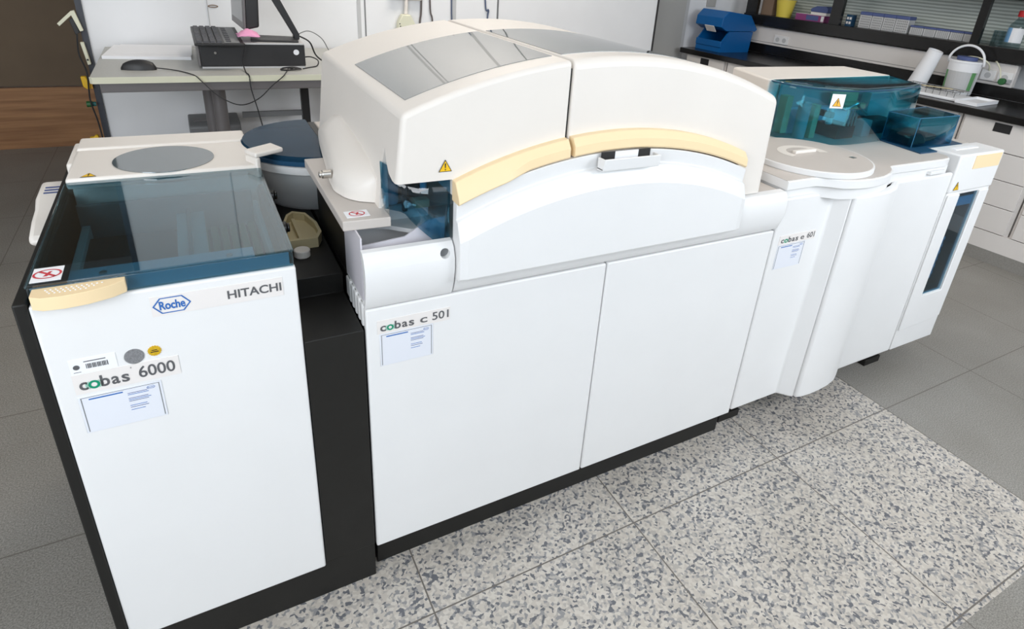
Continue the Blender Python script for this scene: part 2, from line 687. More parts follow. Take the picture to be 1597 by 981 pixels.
# ------------------------------------------------------------------ the room
struct(B().box(-3.4, 6.2, -2.1, 5.2, -0.1, 0.0).out('floor', 'floor'))
struct(B().box(-3.4, 6.2, -2.1, 5.2, 2.8, 2.9).out('ceiling', 'ceil'))
# partition behind the analysers, with its panel seams
struct(B().box(-0.664, 3.079, 3.0, 3.07, 0.0, 2.8).out('wall_back', 'wall'))
struct(B().box(-0.692, -0.664, 2.985, 3.085, 0.0, 2.8).out('trim_1', 'frame'))
struct(B().box(3.079, 3.09, 2.99, 3.08, 0.0, 2.8).out('trim_2', 'blackplastic'))
tn = 3
for sx, wd, mk in ((-0.094, .004, 'lightgrey'), (0.737, .022, 'lightgrey'), (0.775, .007, 'midgrey'), (1.363, .03, 'lightgrey'), (1.685, .012, 'midgrey')):
    struct(B().box(sx - wd / 2, sx + wd / 2, 2.996, 3.0, 0.0, 2.8).out('trim_%d' % tn, mk))
    tn += 1
struct(B().box(3.09, 5.4, 3.27, 3.34, 0.0, 2.8).out('wall_back_right', 'wall'))
d1 = struct(B().box(3.13, 3.60, 3.245, 3.27, 0.0, 2.3).out('door_1', 'wallgrey'))
struct(B().box(3.605, 3.64, 3.25, 3.27, 0.0, 2.35).out('trim_%d' % tn, 'lightgrey'))
tn += 1
struct(B().box(3.85, 3.95, 3.255, 3.27, 1.2, 2.4).out('trim_%d' % tn, 'wallgrey'))
tn += 1
# dim passage beyond the partition's left end
struct(B().box(-3.4, 3.0, 4.23, 4.3, 0.42, 2.8).out('wall_far_left', 'darkbrown'))
struct(B().box(-3.4, 3.0, 4.21, 4.3, 0.0, 0.412).out('baseboard_far_left', 'wood'))
struct(B().box(-3.47, -3.4, -2.1, 5.2, 0.0, 2.8).out('wall_left', 'wall'))
# window wall behind the photographer; leftmost window is added to brighten the left
cutw = B()
for cx in (-2.3, 0.0, 2.4):
    cutw.box(cx - .95, cx + .95, -2.3, -1.8, 1.0, 2.5)
struct(B().box(-3.4, 6.2, -2.08, -1.98, 0.0, 2.8).out('wall_front', 'wall', cut=cutw))
for k, cx in enumerate((-2.3, 0.0, 2.4)):
    f = B()
    for a, b_, c_, d_ in ((-.95, .95, 1.0, 1.05), (-.95, .95, 2.45, 2.5), (-.95, -.9, 1.05, 2.45), (.9, .95, 1.05, 2.45), (-.025, .025, 1.05, 2.45)):
        f.box(cx + a, cx + b_, -2.05, -2.01, c_, d_)
    fo = struct(f.out('window_%d' % (k + 1), 'white'))
    B().box(cx - .9, cx + .9, -2.032, -2.028, 1.05, 2.45).out('pane', 'winglass', fo)
# ceiling fill panels, unseen and added for light from above
filln = ('above the sample loader', 'above the far analyser', 'in front of the back partition')
for (cx, cy), tx in zip(((0.3, 0.6), (2.2, 0.6), (1.2, 2.3)), filln):
    t = thing('ceiling_fill_panel', 'added unseen ceiling fill panel ' + tx, 'lamp', (cx, cy, 2.78))
    B().box(cx - .62, cx + .62, cy - .27, cy + .27, 2.785, 2.80).out('housing', 'lightgrey', t)
    B().box(cx - .59, cx + .59, cy - .24, cy + .24, 2.778, 2.785).out('diffuser', 'fillglow', t)

# ------------------------------------------------------------------ sample loading unit (left)
core = thing('sample_loader', 'left white-fronted analyser unit with black frame, smoked lid and "6000" lettering', 'lab analyser', (-0.31, 0.4, 0))
B().box(-.525, -.507, 0.0, .80, .012, .915).out('side_panel', 'black', core, bevel=.003)
ch = B()
ch.box(-.507, -.121, .022, .86, .09, .80)
ch.box(-.507, -.500, .022, .49, .80, .915)
ch.box(-.132, -.121, .022, .49, .80, .90)
ch.out('chassis', 'black', core, bevel=.002)
B().box(-.515, -.002, .035, .82, .0, .09).out('plinth', 'black', core)
B().box(-.506, -.120, 0.0, .020, .11, .908).out('front_panel', 'white', core, bevel=.004)
B().box(-.520, -.002, .012, .034, .0, .118).out('kick_board', 'black', core, bevel=.002)
# filler column between the two modules
fl = B()
fl.prism([(.004, .12), (.86, .12), (.86, .787), (.178, .787), (.178, .739), (.004, .739)], 'x', -.118, -.003)
fl.out('filler_column', 'black', core, bevel=.002)
# interior seen through the lid
it = B()
it.mi = 0
it.box(-.48, -.30, .10, .40, .80, .845)
it.box(-.27, -.15, .10, .40, .80, .835)
it.mi = 1
for k in range(6):
    it.box(-.265 + k * .019, -.252 + k * .019, .12, .38, .835, .85)
it.mi = 2
it.box(-.29, -.282, .06, .46, .80, .87)
it.box(-.49, -.15, .455, .465, .80, .90)
it.mi = 2
it.box(-.49, -.135, .03, .45, .797, .803)
it.mi = 3
it.box(-.485, -.47, .05, .44, .803, .86)
it.box(-.15, -.14, .05, .44, .803, .88)
it.box(-.31, -.255, .07, .45, .845, .862)
it.out('rack_bay', ['dark', 'green', 'midgrey', 'lightgrey'], core, bevel=.002)
# smoked lid
lid = B()
lid.box(-.505, -.120, .006, .492, .9365, .9415)
lid.box(-.503, -.122, .006, .010, .908, .9365)
lid.box(-.126, -.122, .010, .49, .902, .9365)
lid_o = lid.out('lid', 'lid', core, bevel=.001, seg=1)
br = B()
br.box(-.455, -.183, .014, .066, .924, .930)
br.box(-.500, -.128, .0125, .0155, .909, .933)
br.mi = 1
for px in (-.409, -.223):
    br.cyl((px, .040, .930), .005, .003, n=12)
br.out('lid_bracket', ['bluelight', 'silver'], lid_o)
hd = B()
hp = [(-.496, .004), (-.496, -.022), (-.482, -.031), (-.455, -.034), (-.425, -.031), (-.395, -.021), (-.377, -.008), (-.377, .004)]
hd.prism(hp, 'z', .914, .936)
hd.mi = 1
for r_ in range(3):
    for k in range(12 - r_ * 2):
        hd.cyl((-.478 + k * .0065 + r_ * .003, -.006 - r_ * .006, .9355), .0016, .0012, n=6)
hd.out('lid_handle', ['beige', 'paper'], lid_o, bevel=.004, label='beige curved handle')
no_touch_sticker(lid_o, -.499, -.460, .014, .064, .9417)
# white rear cover with round window
rc = B()
rc.box(-.503, -.122, .492, .712, .925, .949)
rc.box(-.503, -.130, .716, .815, .925, .952)
rc.box(-.495, -.13, .50, .80, .80, .925)
rc.box(-.515, -.495, .62, .80, .90, .944)
rco = rc.out('rear_cover', 'cream', core, bevel=.006)
B().cyl((-.319, .594, .9492), .105, .0015, n=64).out('round_window', 'pane', rco)
warning_sticker(rco, (-.462, .508, .9492), (1, 0, 0), (0, 1, 0), .026)
# small white reader on the left side
rd = B()
rd.prism([(.432, .832), (.445, .848), (.50, .862), (.555, .868), (.585, .882), (.69, .886), (.69, .79), (.56, .79), (.47, .812)], 'x', -.580, -.526)
rdo = rd.out('side_reader', 'cream', core, bevel=.010, seg=3)
rl = B()
rl.prism([(.605, .8832), (.612, .8834), (.612, .8842), (.605, .8840)], 'x', -.566, -.532)
rl.prism([(.622, .8838), (.629, .8840), (.629, .8848), (.622, .8846)], 'x', -.566, -.532)
rl.prism([(.639, .8844), (.646, .8846), (.646, .8854), (.639, .8852)], 'x', -.566, -.532)
rl.out('printed_lines', 'slateblue', rdo)
# round sample buffer: drum, ring, smoked lid (cut flat where the neighbour stands)
cutd = B().box(.052, .5, .3, 1.2, .7, 1.1)
dr = B()
dr.lathe([(.140, .787), (.150, .80), (.178, .895), (.186, .905)], (.045, .70, 0), 48)
dro = dr.out('buffer_drum', 'white', core, cut=cutd)
cutd = B().box(.052, .5, .3, 1.2, .7, 1.1)
B().lathe([(.196, .903), (.206, .906), (.208, .925), (.200, .928)], (.06, .698, 0), 64).out('drum_ring', 'white', dro, cut=cutd)
cutd = B().box(.052, .5, .3, 1.2, .7, 1.1)
B().lathe([(.204, .928), (.206, .934), (.204, .950), (.200, .953), (.02, .953)], (.06, .698, 0), 64).out('drum_lid', 'drumlid', dro, cut=cutd)
cutd = B().box(.052, .5, .3, 1.2, .7, 1.1)
B().lathe([(.207, .9285), (.209, .930), (.209, .940), (.207, .941)], (.06, .698, 0), 64).out('drum_lid_rim', 'bluedark', dro, cut=cutd)
cutd = B().box(.052, .5, .3, 1.2, .7, 1.1)
B().lathe([(.160, .9531), (.168, .9545), (.200, .9545), (.203, .9531)], (.06, .698, 0), 64).out('lid_ring', 'bluering', dro, cut=cutd)
cl = B()
cl.prism([(-.149, .535), (-.128, .490), (-.060, .528), (-.083, .580)], 'z', .966, .978)
cl.prism([(-.149, .535), (-.128, .490), (-.117, .496), (-.138, .541)], 'z', .885, .966)
cl.out('lid_clip', 'cream', core, bevel=.004)
for yy, zz in ((.424, .893), (.236, .886)):
    kb = B()
    kb.cyl((-.121, yy, zz), .014, .018, axis='x', n=20)
    kb.cyl((-.103, yy, zz), .010, .006, axis='x', n=20)
    kb.out('rubber_knob', 'blackgloss', core, bevel=.002)

# plates and writing on the loader front
pl = B().box(-.351, -.145, -.0012, 0.0, .855, .892).out('maker_plate', 'label', core)
b = B()
put_text(b, 'Roche', -.339, -.301, .8660, .8825, -.0018, 0, .028)
hx = [(-.349, .874), (-.337, .889), (-.304, .889), (-.292, .874), (-.304, .859), (-.337, .859)]
hx2 = [(-.3463, .874), (-.3357, .8872), (-.3053, .8872), (-.2947, .874), (-.3053, .8608), (-.3357, .8608)]
b.mi = 0
v = [(p[0], -.0018, p[1]) for p in hx] + [(p[0], -.0018, p[1]) for p in hx2]
b.add(v, [(i, (i + 1) % 6, (i + 1) % 6 + 6, i + 6) for i in range(6)])
b.out('emblem', 'inkblue', pl, label='blue hexagon emblem')
b = B()
put_text(b, 'HITACHI', -.236, -.148, .8655, .8825, -.0018, 0, .02)
b.out('lettering', 'ink', pl)
bs = B().box(-.478, -.414, -.001, 0.0, .773, .801).out('barcode_sticker', 'paper', core)
b = B()
for k in range(14):
    x = -.456 + k * .0022
    b.box(x, x + (.0014 if k % 3 else .0009), -.0015, -.001, .781, .790)
b.box(-.458, -.428, -.0015, -.001, .794, .7955)
b.cyl((-.469, -.0010, .786), .0045, -.0006, axis='y', n=16)
b.box(-.474, -.464, -.0015, -.001, .776, .7768)
b.out('printing', 'ink', bs)
B().cyl((-.389, 0.0, .786), .0145, -.0012, axis='y', n=32).out('round_seal', 'sealgrey', core, label='grey round seal')
gs = B()
pts = []
for k in range(32):
    a = 2 * math.pi * k / 32
    r = .0105 if k % 2 else .0092
    pts.append((-.359 + r * math.cos(a), .7895 + r * math.sin(a)))
gs.prism(pts, 'y', 0.0, -.0012)
gs.mi = 1
gs.box(-.365, -.353, -.0016, -.0012, .787, .7885)
gs.box(-.363, -.355, -.0016, -.0012, .7905, .7918)
gs.out('round_seal', ['sealgold', 'blackplastic'], core, label='gold round seal')


def model_plate(parent, x0, x1, z0, z1, cob, rest, reg=False):
    p = B().box(x0, x1, -.0012, 0.0, z0, z1).out('model_plate', 'label', parent)
    b = B()
    h = z1 - z0
    word_cobas(b, cob[0], cob[1], z0 + h * .18, z0 + h * .60, -.0018)
    for s_, a, c, zz0, zz1 in rest:
        put_text(b, s_, a, c, z0 + h * zz0, z0 + h * zz1, -.0018, 0, .012)
    if reg:
        put_text(b, 'R', cob[1] + .004, cob[1] + .006, z0 + h * .82, z0 + h * .90, -.0018, 0)
    b.out('lettering', ['ink', 'inkgreen', 'mint'], p)
    return p


def info_card(parent, x0, x1, z0, z1):
    c = B()
    c.box(x0, x1, -.0015, 0.0, z0, z1)
    co = c.out('info_card', 'card', parent, bevel=.0008, seg=1)
    b = B()
    W, H = x1 - x0, z1 - z0
    y0, y1 = -.0019, -.0015
    b.mi = 0
    b.box(x0 + W * .12, x0 + W * .52, y0, y1, z1 - H * .115, z1 - H * .085)
    for k, (l0, zz) in enumerate(((.30, .16), (.32, .20), (.30, .30), (.34, .34), (.30, .38), (.26, .50), (.28, .55), (.22, .62))):
        b.mi = 0 if k % 2 else 1
        b.box(x0 + W * .57, x0 + W * (.57 + l0 * .8), y0, y1, z1 - H * (zz + .012), z1 - H * zz)
    b.mi = 2
    # thin frame of the clear pocket
    for a, b2, c2, d2 in ((.03, .97, .955, .965), (.03, .04, .04, .96), (.96, .97, .04, .96)):
        b.box(x0 + W * a, x0 + W * b2, y0, y1, z0 + H * c2, z0 + H * d2)
    b.out('printing', ['inkblue', 'slateblue', 'midgrey'], co)
    lg = B()
    lg.mi = 0
    cx, cz = x0 + W * .86, z1 - H * .12
    hw, hh = W * .055, H * .04
    n = 6
    o_ = [(cx - hw, cz), (cx - hw * .6, cz + hh), (cx + hw * .6, cz + hh), (cx + hw, cz), (cx + hw * .6, cz - hh), (cx - hw * .6, cz - hh)]
    i_ = [(cx + (p - cx) * .88, cz + (q - cz) * .85) for p, q in o_]
    lg.add([(p, -.0019, q) for p, q in o_] + [(p, -.0019, q) for p, q in i_], [(i, (i + 1) % 6, (i + 1) % 6 + 6, i + 6) for i in range(6)])
    put_text(lg, 'Roche', cx - hw * .62, cx + hw * .62, cz - hh * .45, cz + hh * .5, -.0019, 0)
    lg.out('small_logo', 'inkblue', co)


model_plate(core, -.479, -.327, .733, .771, (-.472, -.402), [('6000', -.388, -.334, .22, .84)], reg=True)
info_card(core, -.479, -.359, .651, .7275)

# ------------------------------------------------------------------ chemistry module (centre)
W5 = 1.193
chem = thing('chemistry_analyser', 'large middle analyser with domed cream hood, two white doors and "501" lettering', 'lab analyser', (0.6, 0.45, 0))
c5 = B()
c5.box(.004, 1.190, .022, .93, .095, .787)
c5.box(.004, .19, .172, .48, .787, .936)  # black side below the shelf: shade put into the colour
c5.box(.062, .19, .48, .93, .787, .936)
c5.out('chassis', 'black', chem, bevel=.002)
B().box(.010, 1.196, .043, .88, 0.0, .095).out('plinth', 'black', chem, bevel=.002)
B().box(0.001, .5915, 0.0, .020, .111, .786).out('left_door', 'white', chem, bevel=.004)
B().box(.5955, 1.190, 0.0, .020, .111, .786).out('right_door', 'white', chem, bevel=.004)
dk = B()
dk.box(.19, 1.1915, .021, .93, .787, .908)
dk.box(.08, 1.08, .20, .92, .908, .939)
dk.out('deck', 'deck', chem, bevel=.004)
# convex fascia band under the hood
prof = [(.020, .790), (.003, .790), (-.006, .800), (-.014, .825), (-.019, .855), (-.018, .882), (-.012, .902), (-.004, .910), (.020, .911)]
B().prism(prof, 'x', .188, W5).out('fascia', 'white', chem, bevel=.002, seg=2)
flp = [(.006, .790), (.000, .790), (-.006, .800), (-.014, .825), (-.019, .855), (-.018, .882), (-.010, .904), (.000, .914), (.012, .916), (.012, .905), (-.004, .880), (-.004, .82)]
cf = B().cyl((.164, -.03, .893), .0105, .06, axis='y', n=24)
flo = B().prism(flp, 'x', .000, .184).out('fascia_flap', 'white', chem, cut=cf)
lk = B()
lk.cyl((.164, -.004, .893), .0105, .004, axis='y', n=24)
lk.out('lock_recess', 'midgrey', flo)
# arched front panel
xs = span(.187, .994, 44)
rows = []
for x in xs:
    z1, z2, z3 = arc(x, 1.006, .99), arc(x, 1.046, .99), arc(x, 1.081, 1.03)
    e = min(1.0, min(x - .187, .994 - x) / .012)
    k = -.004 + .004 * e
    rows.append([(x, .005, .832), (x, -.036 - k, .832), (x, -.040 - k, .838), (x, -.040 - k, z1), (x, -.021, z2), (x, -.013, z2 + .003), (x, -.016, z3), (x, .005, z3)])
ap = B().sheet(rows, closed=True)
# close the back
ap.out('arched_panel', 'white', chem, bevel=.0015, seg=2, angle=9)
ap_o = bpy.data.objects['arched_panel']
gp = B()
gp.prism([(-.022, 1.043), (-.046, 1.046), (-.050, 1.074), (-.045, 1.074), (-.042, 1.052), (-.022, 1.052)], 'x', .512, .668)
gp.box(.512, .517, -.046, -.022, 1.046, 1.073)
gp.box(.663, .668, -.046, -.022, 1.046, 1.073)
gp.out('finger_grip', 'white', ap_o, bevel=.002)
sl = B()
sl.mi = 0
sl.box(.520, .655, -.0235, -.0215, 1.052, 1.083)
sl.mi = 1
sl.box(.556, .620, -.0245, -.0235, 1.055, 1.083)
sl.out('grip_slot', ['blackplastic', 'paper'], ap_o)

# hoods
RH = 1.267
HT = 1.281


def top(x):
    return arc(x, HT, RH)


lp = [(.062, .940), (.084, .940), (.084, 1.041), (.188, 1.041)]
lp += [(x, arc(x, 1.090, 1.03)) for x in span(.188, .4435, 7)]
lp += [(x, top(x)) for x in span(.4435, .122, 9)]
lp += [(.0865, top(.0865))]


def hood_edges(p, q):
    """which hood edges are rounded, and how much"""
    fr = all(abs(v.y - .010) < 1e-4 for v in (p, q))
    bk_ = all(abs(v.y - .742) < 1e-4 for v in (p, q))
    tp_ = all(v.z > top(min(max(v.x, .08), 1.10)) - .006 for v in (p, q))
    lf = all(v.x < .0885 for v in (p, q))
    rt = all(v.x > 1.09 for v in (p, q))
    sp = all(abs(v.x - .4435) < 1e-4 for v in (p, q)) or all(abs(v.x - .4515) < 1e-4 for v in (p, q))
    if (fr or bk_) and (tp_ or lf or rt) and not sp:
        return 1.0
    if tp_ and (lf or rt):
        return 1.0
    if sp and (fr or tp_):
        return .3
    return 0.0


cuth = B().prism([(-.1, .90), (-.1, 1.043), (.035, 1.043), (.060, 1.050), (.080, 1.066), (.098, 1.094), (.107, 1.06), (.107, .90)], 'x', -.1, .186)
hl = B().prism(lp, 'y', .010, .742)
hlo = hl.out('left_hood', 'cream', chem, bevel=.022, seg=5, cut=cuth, wsel=hood_edges)
rp = [(x, arc(x, 1.090, 1.03)) for x in span(.4515, .988, 14)]
rp += [(.988, .913), (1.105, .913), (1.0965, top(1.0965))]
rp += [(x, top(x)) for x in span(1.06, .4515, 17)]
hro = B().prism(rp, 'y', .010, .742).out('right_hood', 'cream', chem, bevel=.020, seg=5, wsel=hood_edges)
# dark parting between the two hoods
pp = [(x, top(x) - .018) for x in span(.4425, .4525, 2)] + [(.4525, 1.085), (.4425, 1.085)]
B().prism(pp, 'y', .020, .735).out('parting_strip', 'dark', chem)


def roofpane(x0, x1, y0, y1, parent):
    xs_ = span(x0, x1, 24)
    r = []
    for x in xs_:
        z = top(x)
        r.append([(x, y0, z - .004), (x, y0, z + .0012), (x, y1, z + .0012), (x, y1, z - .004)])
    return B().sheet(r, closed=True).out('roof_window', 'pane', parent)


roofpane(.114, .4340, .078, .475, hlo)
roofpane(.4580, 1.066, .080, .473, hro)


def trim(x0, x1, parent, lip):
    r = []
    for x in span(x0, x1, 30):
        t0 = max(0, min(1, (.345 - x) / .05)) if lip else 0
        zt, zb = arc(x, 1.124, 1.03), arc(x, 1.084, 1.03)
        zm = zt - .017 - .010 * t0
        zb -= .004 * t0
        r.append([(x, .012, zt), (x, -.006, zt), (x, -.019 - .006 * t0, zm), (x, -.020 - .010 * t0, zb + .004), (x, -.016 - .008 * t0, zb), (x, .012, zb)])
    return B().sheet(r, closed=True).out('grip_trim', 'beige', parent, bevel=.0015, seg=2, angle=20, label='beige curved grip strip')


trim(.187, .4425, hlo, True)
trim(.4535, .990, hro, False)
warning_sticker(hlo, (0.1710, .0093, 1.0710), (1, 0, 0), (0, 0, 1), .024)

# left side: hinge cover, knob, shelf edge, loading bay
def lerp(tab, q):
    for (a0, v0), (a1, v1) in zip(tab, tab[1:]):
        if q <= a1:
            return v0 + (v1 - v0) * max(0.0, (q - a0) / (a1 - a0))
    return tab[-1][1]


dep = [(.138, .0), (.146, .020), (.178, .048), (.23, .063), (.294, .060), (.40, .047), (.50, .036), (.60, .024), (.68, .012), (.735, .0)]
ztp = [(.138, 1.015), (.20, 1.035), (.28, 1.046), (.36, 1.054), (.49, 1.062), (.56, 1.045), (.66, 1.00), (.735, .965)]
fz = [(0, 1.0), (.35, 1.0), (.6, .88), (.8, .58), (.93, .25), (1.0, .0)]
rows = []
for i in range(37):
    y = .138 + (.735 - .138) * i / 36
    zt = lerp(ztp, y)
    r = []
    for t in span(0, 1, 12):
        z = .9605 + (zt - .9605) * t
        r.append((.061 + .018 * (z - .94) / .23 - lerp(dep, y) * lerp(fz, t), y, z))
    r += [(.090, y, zt), (.090, y, .9605)]
    rows.append(r)
B().sheet(rows, closed=True).out('hinge_cover', 'cream', chem, angle=60)
kn = B()
kn.cyl((-.018, .262, .990), .0095, .020, axis='x', n=24)
kn.mi = 1
kn.cyl((-.024, .262, .990), .007, .008, axis='x', n=24)
kn.out('side_knob', ['silver', 'silver'], chem, bevel=.002)
se = B()
se.prism([(-.020, .060), (.074, .055), (.074, .098), (.084, .098), (.084, .48), (-.020, .48)], 'z', .938, .959)
seo = se.out('side_shelf', 'deck', chem, bevel=.002)
no_touch_sticker(seo, -.008, .038, .075, .108, .9592)
bay = B()
bay.box(.004, .19, .163, .172, .787, .938)
bay.box(.004, .19, .022, .163, .787, .797)
bay.prism([(.03, .163), (.19, .163), (.19, .10), (.13, .10), (.09, .135)], 'z', .895, .905)
bay.out('bay_lining', 'white', chem, bevel=.001)
gd = B()
gd.prism([(.003, .860), (.003, .906), (.100, .914), (.150, .945), (.186, .948), (.186, .86)], 'y', .048, .052)
gd.prism([(.018, .80), (.162, .80), (.162, .938), (.018, .938)], 'x', .002, .005)
gd.out('bay_guard', 'frost', chem)
sd = B()
for k in range(5):
    sd.box(-.001, .006, .020 + k * .026, .034 + k * .026, .737, .79)
sd.box(.000, .006, .018, .165, .74, .786)
sd.out('bay_side_ribs', 'white', chem, bevel=.003)
# smoked blue guard in the hood corner
rows = []
for t in span(0, 1, 16):
    x = .070 + .117 * t
    y = .104 - .082 * math.sin(t * math.pi / 2) ** .9
    zb = .962 if t < .3 else .962 - .058 * min(1, (t - .3) / .45) ** .8
    rows.append([(x, y, zb), (x, y, 1.0), (x, y + .004, 1.041 + .02 * max(0, 1 - 3 * t))])
B().sheet(rows).out('corner_guard', 'bluedeep', chem, solid=.003)
ib = B()
ib.mi = 0
ib.box(.086, .187, .30, .31, .94, 1.04)
ib.box(.125, .135, .14, .15, .93, 1.04)
ib.mi = 1
ib.cyl((.108, .18, .940), .018, .075, n=20)
ib.mi = 2
ib.box(.150, .182, .13, .18, .939, .957)
ib.mi = 1
ib.cyl((.166, .125, .985), .008, .03, n=12)
ib.mi = 0
ib.box(.140, .186, .15, .29, .958, .985)
ib.out('pipetting_unit', ['dark', 'bluelight', 'tan'], chem, bevel=.001, seg=1)

model_plate(chem, .023, .181, .724, .756, (.029, .101), [('c', .114, .130, .20, .60), ('501', .141, .178, .22, .84)])
info_card(chem, .027, .143, .643, .7235)

# ------------------------------------------------------------------ immunoassay module (right)
imm = thing('immunoassay_analyser', 'right-hand analyser with bulging white doors, blue clear dome and "e 601" lettering', 'lab analyser', (1.8, 0.45, 0))
B().box(1.200, 2.372, .030, .93, .115, .885).out('chassis', 'black', imm)
bs_ = B()
bs_.box(1.205, 2.28, .10, .88, .03, .115)
bs_.out('plinth', 'black', imm)
for fx, fy in ((1.28, .105), (2.12, .105), (1.28, .82), (2.12, .82)):
    ft = B()
    ft.box(fx - .05, fx + .05, fy - .04, fy + .04, 0.0, .03)
    ft.out('foot', 'black', imm, bevel=.002)
for fx in (1.33, 2.17):
    B().box(fx, fx + .07, .045, .07, .098, .1145).out('levelling_bracket', 'silver', imm)
dl = [(1.1975, 0.0), (1.418, 0.0), (1.4575, -.044), (1.4575, -.024), (1.426, .018), (1.1975, .018)]
B().prism(dl, 'z', .118, .884).out('left_door', 'white', imm, bevel=.010, seg=4)
dm = [(1.4625, -.048), (1.49, -.055), (1.53, -.0575), (1.58, -.056), (1.63, -.051), (1.68, -.040), (1.715, -.024), (1.74, -.008), (1.762, 0.0), (2.086, 0.0), (2.086, .018), (1.75, .018), (1.70, -.005), (1.60, -.035), (1.4625, -.030)]
B().prism(dm, 'z', .118, .880).out('bulged_door', 'white', imm, bevel=.008, seg=4)
# right column with the tall dark window
cutc = B().box(2.172, 2.306, -.05, .012, .362, .790)
cl_ = B()
cl_.box(2.092, 2.384, 0.0, .30, .118, .80)
clo = cl_.out('supply_column', 'white', imm, bevel=.004, cut=cutc)
cutp = B().box(2.170, 2.308, -.05, .05, .360, .795)
fpts = [(2.094, .214)] + [(x, .214 + .012 * ((x - 2.094) / .29) ** 2) for x in span(2.15, 2.372, 6)] + [(2.372, .792), (2.094, .792)]
B().prism(fpts, 'y', -.007, .0).out('column_facing', 'white', clo, bevel=.003, cut=cutp)
B().box(2.171, 2.307, .001, .004, .361, .791).out('column_window', 'bluedeep', clo)
wi = B()
wi.mi = 0
wi.box(2.172, 2.306, .010, .012, .362, .79)
wi.mi = 1
for k in range(12):
    wi.box(2.174, 2.206 + (k % 2) * .004, .006, .010, .43 + k * .015, .443 + k * .015)
wi.box(2.19, 2.30, .006, .010, .735, .772)
wi.out('column_contents', ['dark', 'bluelight'], clo)
hdp = [(2.090, -.004), (2.386, -.004), (2.390, .04), (2.390, .105), (2.075, .105), (2.088, .03)]
hd_ = B()
hd_.prism([(x, y) for x, y in hdp], 'z', .800, .944)
hdo = hd_.out('column_head', 'white', imm, bevel=.006)
hh_ = B()
hh_.box(2.192, 2.372, -.0062, -.004, .886, .936)
hh_.out('beige_plate', 'beige', hdo, label='beige plate')
B().box(2.15, 2.30, .050, .072, .944, .9465).out('top_slot', 'paper', hdo)
warning_sticker(hdo, (2.128, -.0045, .824), (1, 0, 0), (0, 0, 1), .032)
# top tray with the round reagent lid
tr = [(1.200, 0.0), (1.325, 0.0), (1.352, -.014), (1.392, -.046), (1.44, -.060), (1.50, -.065), (1.56, -.060), (1.62, -.043), (1.66, -.022), (1.685, .0), (1.70, .004), (1.99, 0.0), (2.03, .004), (2.05, .02), (2.055, .10), (2.37, .115), (2.37, .93), (1.200, .93)]
tto = B().prism(tr, 'z', .9095, .937).out('top_tray', 'white', imm, bevel=.002, seg=2)
tri = [(x, y + .006) if y < .2 else (x, y - .004) for x, y in tr]
B().prism(tri, 'z', .937, .9382).out('tray_surface', 'deck', tto)  # darker skin over the white tray paints the shaded top
ts = [(1.205, .012), (1.33, .012), (1.36, -.002), (1.40, -.032), (1.45, -.046), (1.50, -.050), (1.56, -.046), (1.62, -.034), (1.66, -.018), (1.70, .004), (1.73, .012), (2.05, .012), (2.05, .9), (1.205, .9)]
B().prism(ts, 'z', .872, .9095).out('tray_support', 'white', imm)
B().box(1.93, 2.02, -.002, .02, .886, .898).out('door_catch', 'white', imm, bevel=.002)
dsc = B().cyl((1.455, .145, .938), .196, .018, n=72)
dso = dsc.out('reagent_lid', 'white', imm, bevel=.002, seg=2)
B().cyl((1.455, .145, .956), .190, .0006, n=72).out('lid_surface', 'deck', dso)  # top skin in the shaded white, same plastic as the rim
hr = B()
n_ = 20
vv = []
for i in range(n_ + 1):
    a = math.pi * (1.12 - 1.24 * i / n_)
    for rr in (0.058, .088):
        vv.append((1.455 + rr * 1.05 * math.cos(a), .165 + rr * .85 * math.sin(a), .9570))
hr.add(vv, [(2 * i, 2 * i + 1, 2 * i + 3, 2 * i + 2) for i in range(n_)])
hr.box(1.405, 1.505, .155, .169, .956, .966)
hr.out('lid_grip', 'cream', dso, bevel=.002)
scw = B()
scw.box(1.565, 1.585, .062, .078, .956, .9575)
scw.out('lid_catch', 'silver', dso)
# rear housing
B().prism([(1.562, .455), (1.640, .710), (2.31, .700), (2.318, .475)], 'z', .938, 1.132).out('rear_housing', 'cream', imm, bevel=.008)
# clear dome
cv = [(1.566, .452), (1.572, .38), (1.590, .336), (1.616, .305), (1.650, .276), (1.690, .254), (1.735, .239), (1.777, .232), (1.86, .230), (1.95, .235), (2.03, .244), (2.12, .259), (2.20, .276), (2.226, .288), (2.240, .31), (2.305, .472)]
sb = B()
vv = [(x, y, .940) for x, y in cv] + [(x, y, 1.120) for x, y in cv] + [(x + (1.93 - x) * .02, y + (.40 - y) * .04, 1.131) for x, y in cv]
nn = len(cv)
ff = [(i, i + 1, i + 1 + nn, i + nn) for i in range(nn - 1)] + [(i + nn, i + 1 + nn, i + 1 + 2 * nn, i + 2 * nn) for i in range(nn - 1)]
ff.append(tuple(range(2 * nn, 3 * nn)))
sb.add(vv, ff)
sbo = sb.out('clear_dome', 'blueglass', imm, solid=.003, angle=30)
B().tube([(x + (1.93 - x) * .01, y + (.40 - y) * .02, 1.1285) for x, y in cv], .0022, n=6, smooth=2).out('dome_rim', 'bluedark', sbo)
warning_sticker(sbo, (1.686, .2525, 1.088), (1, -.36, 0), (0, 0, 1), .030, backing=True)
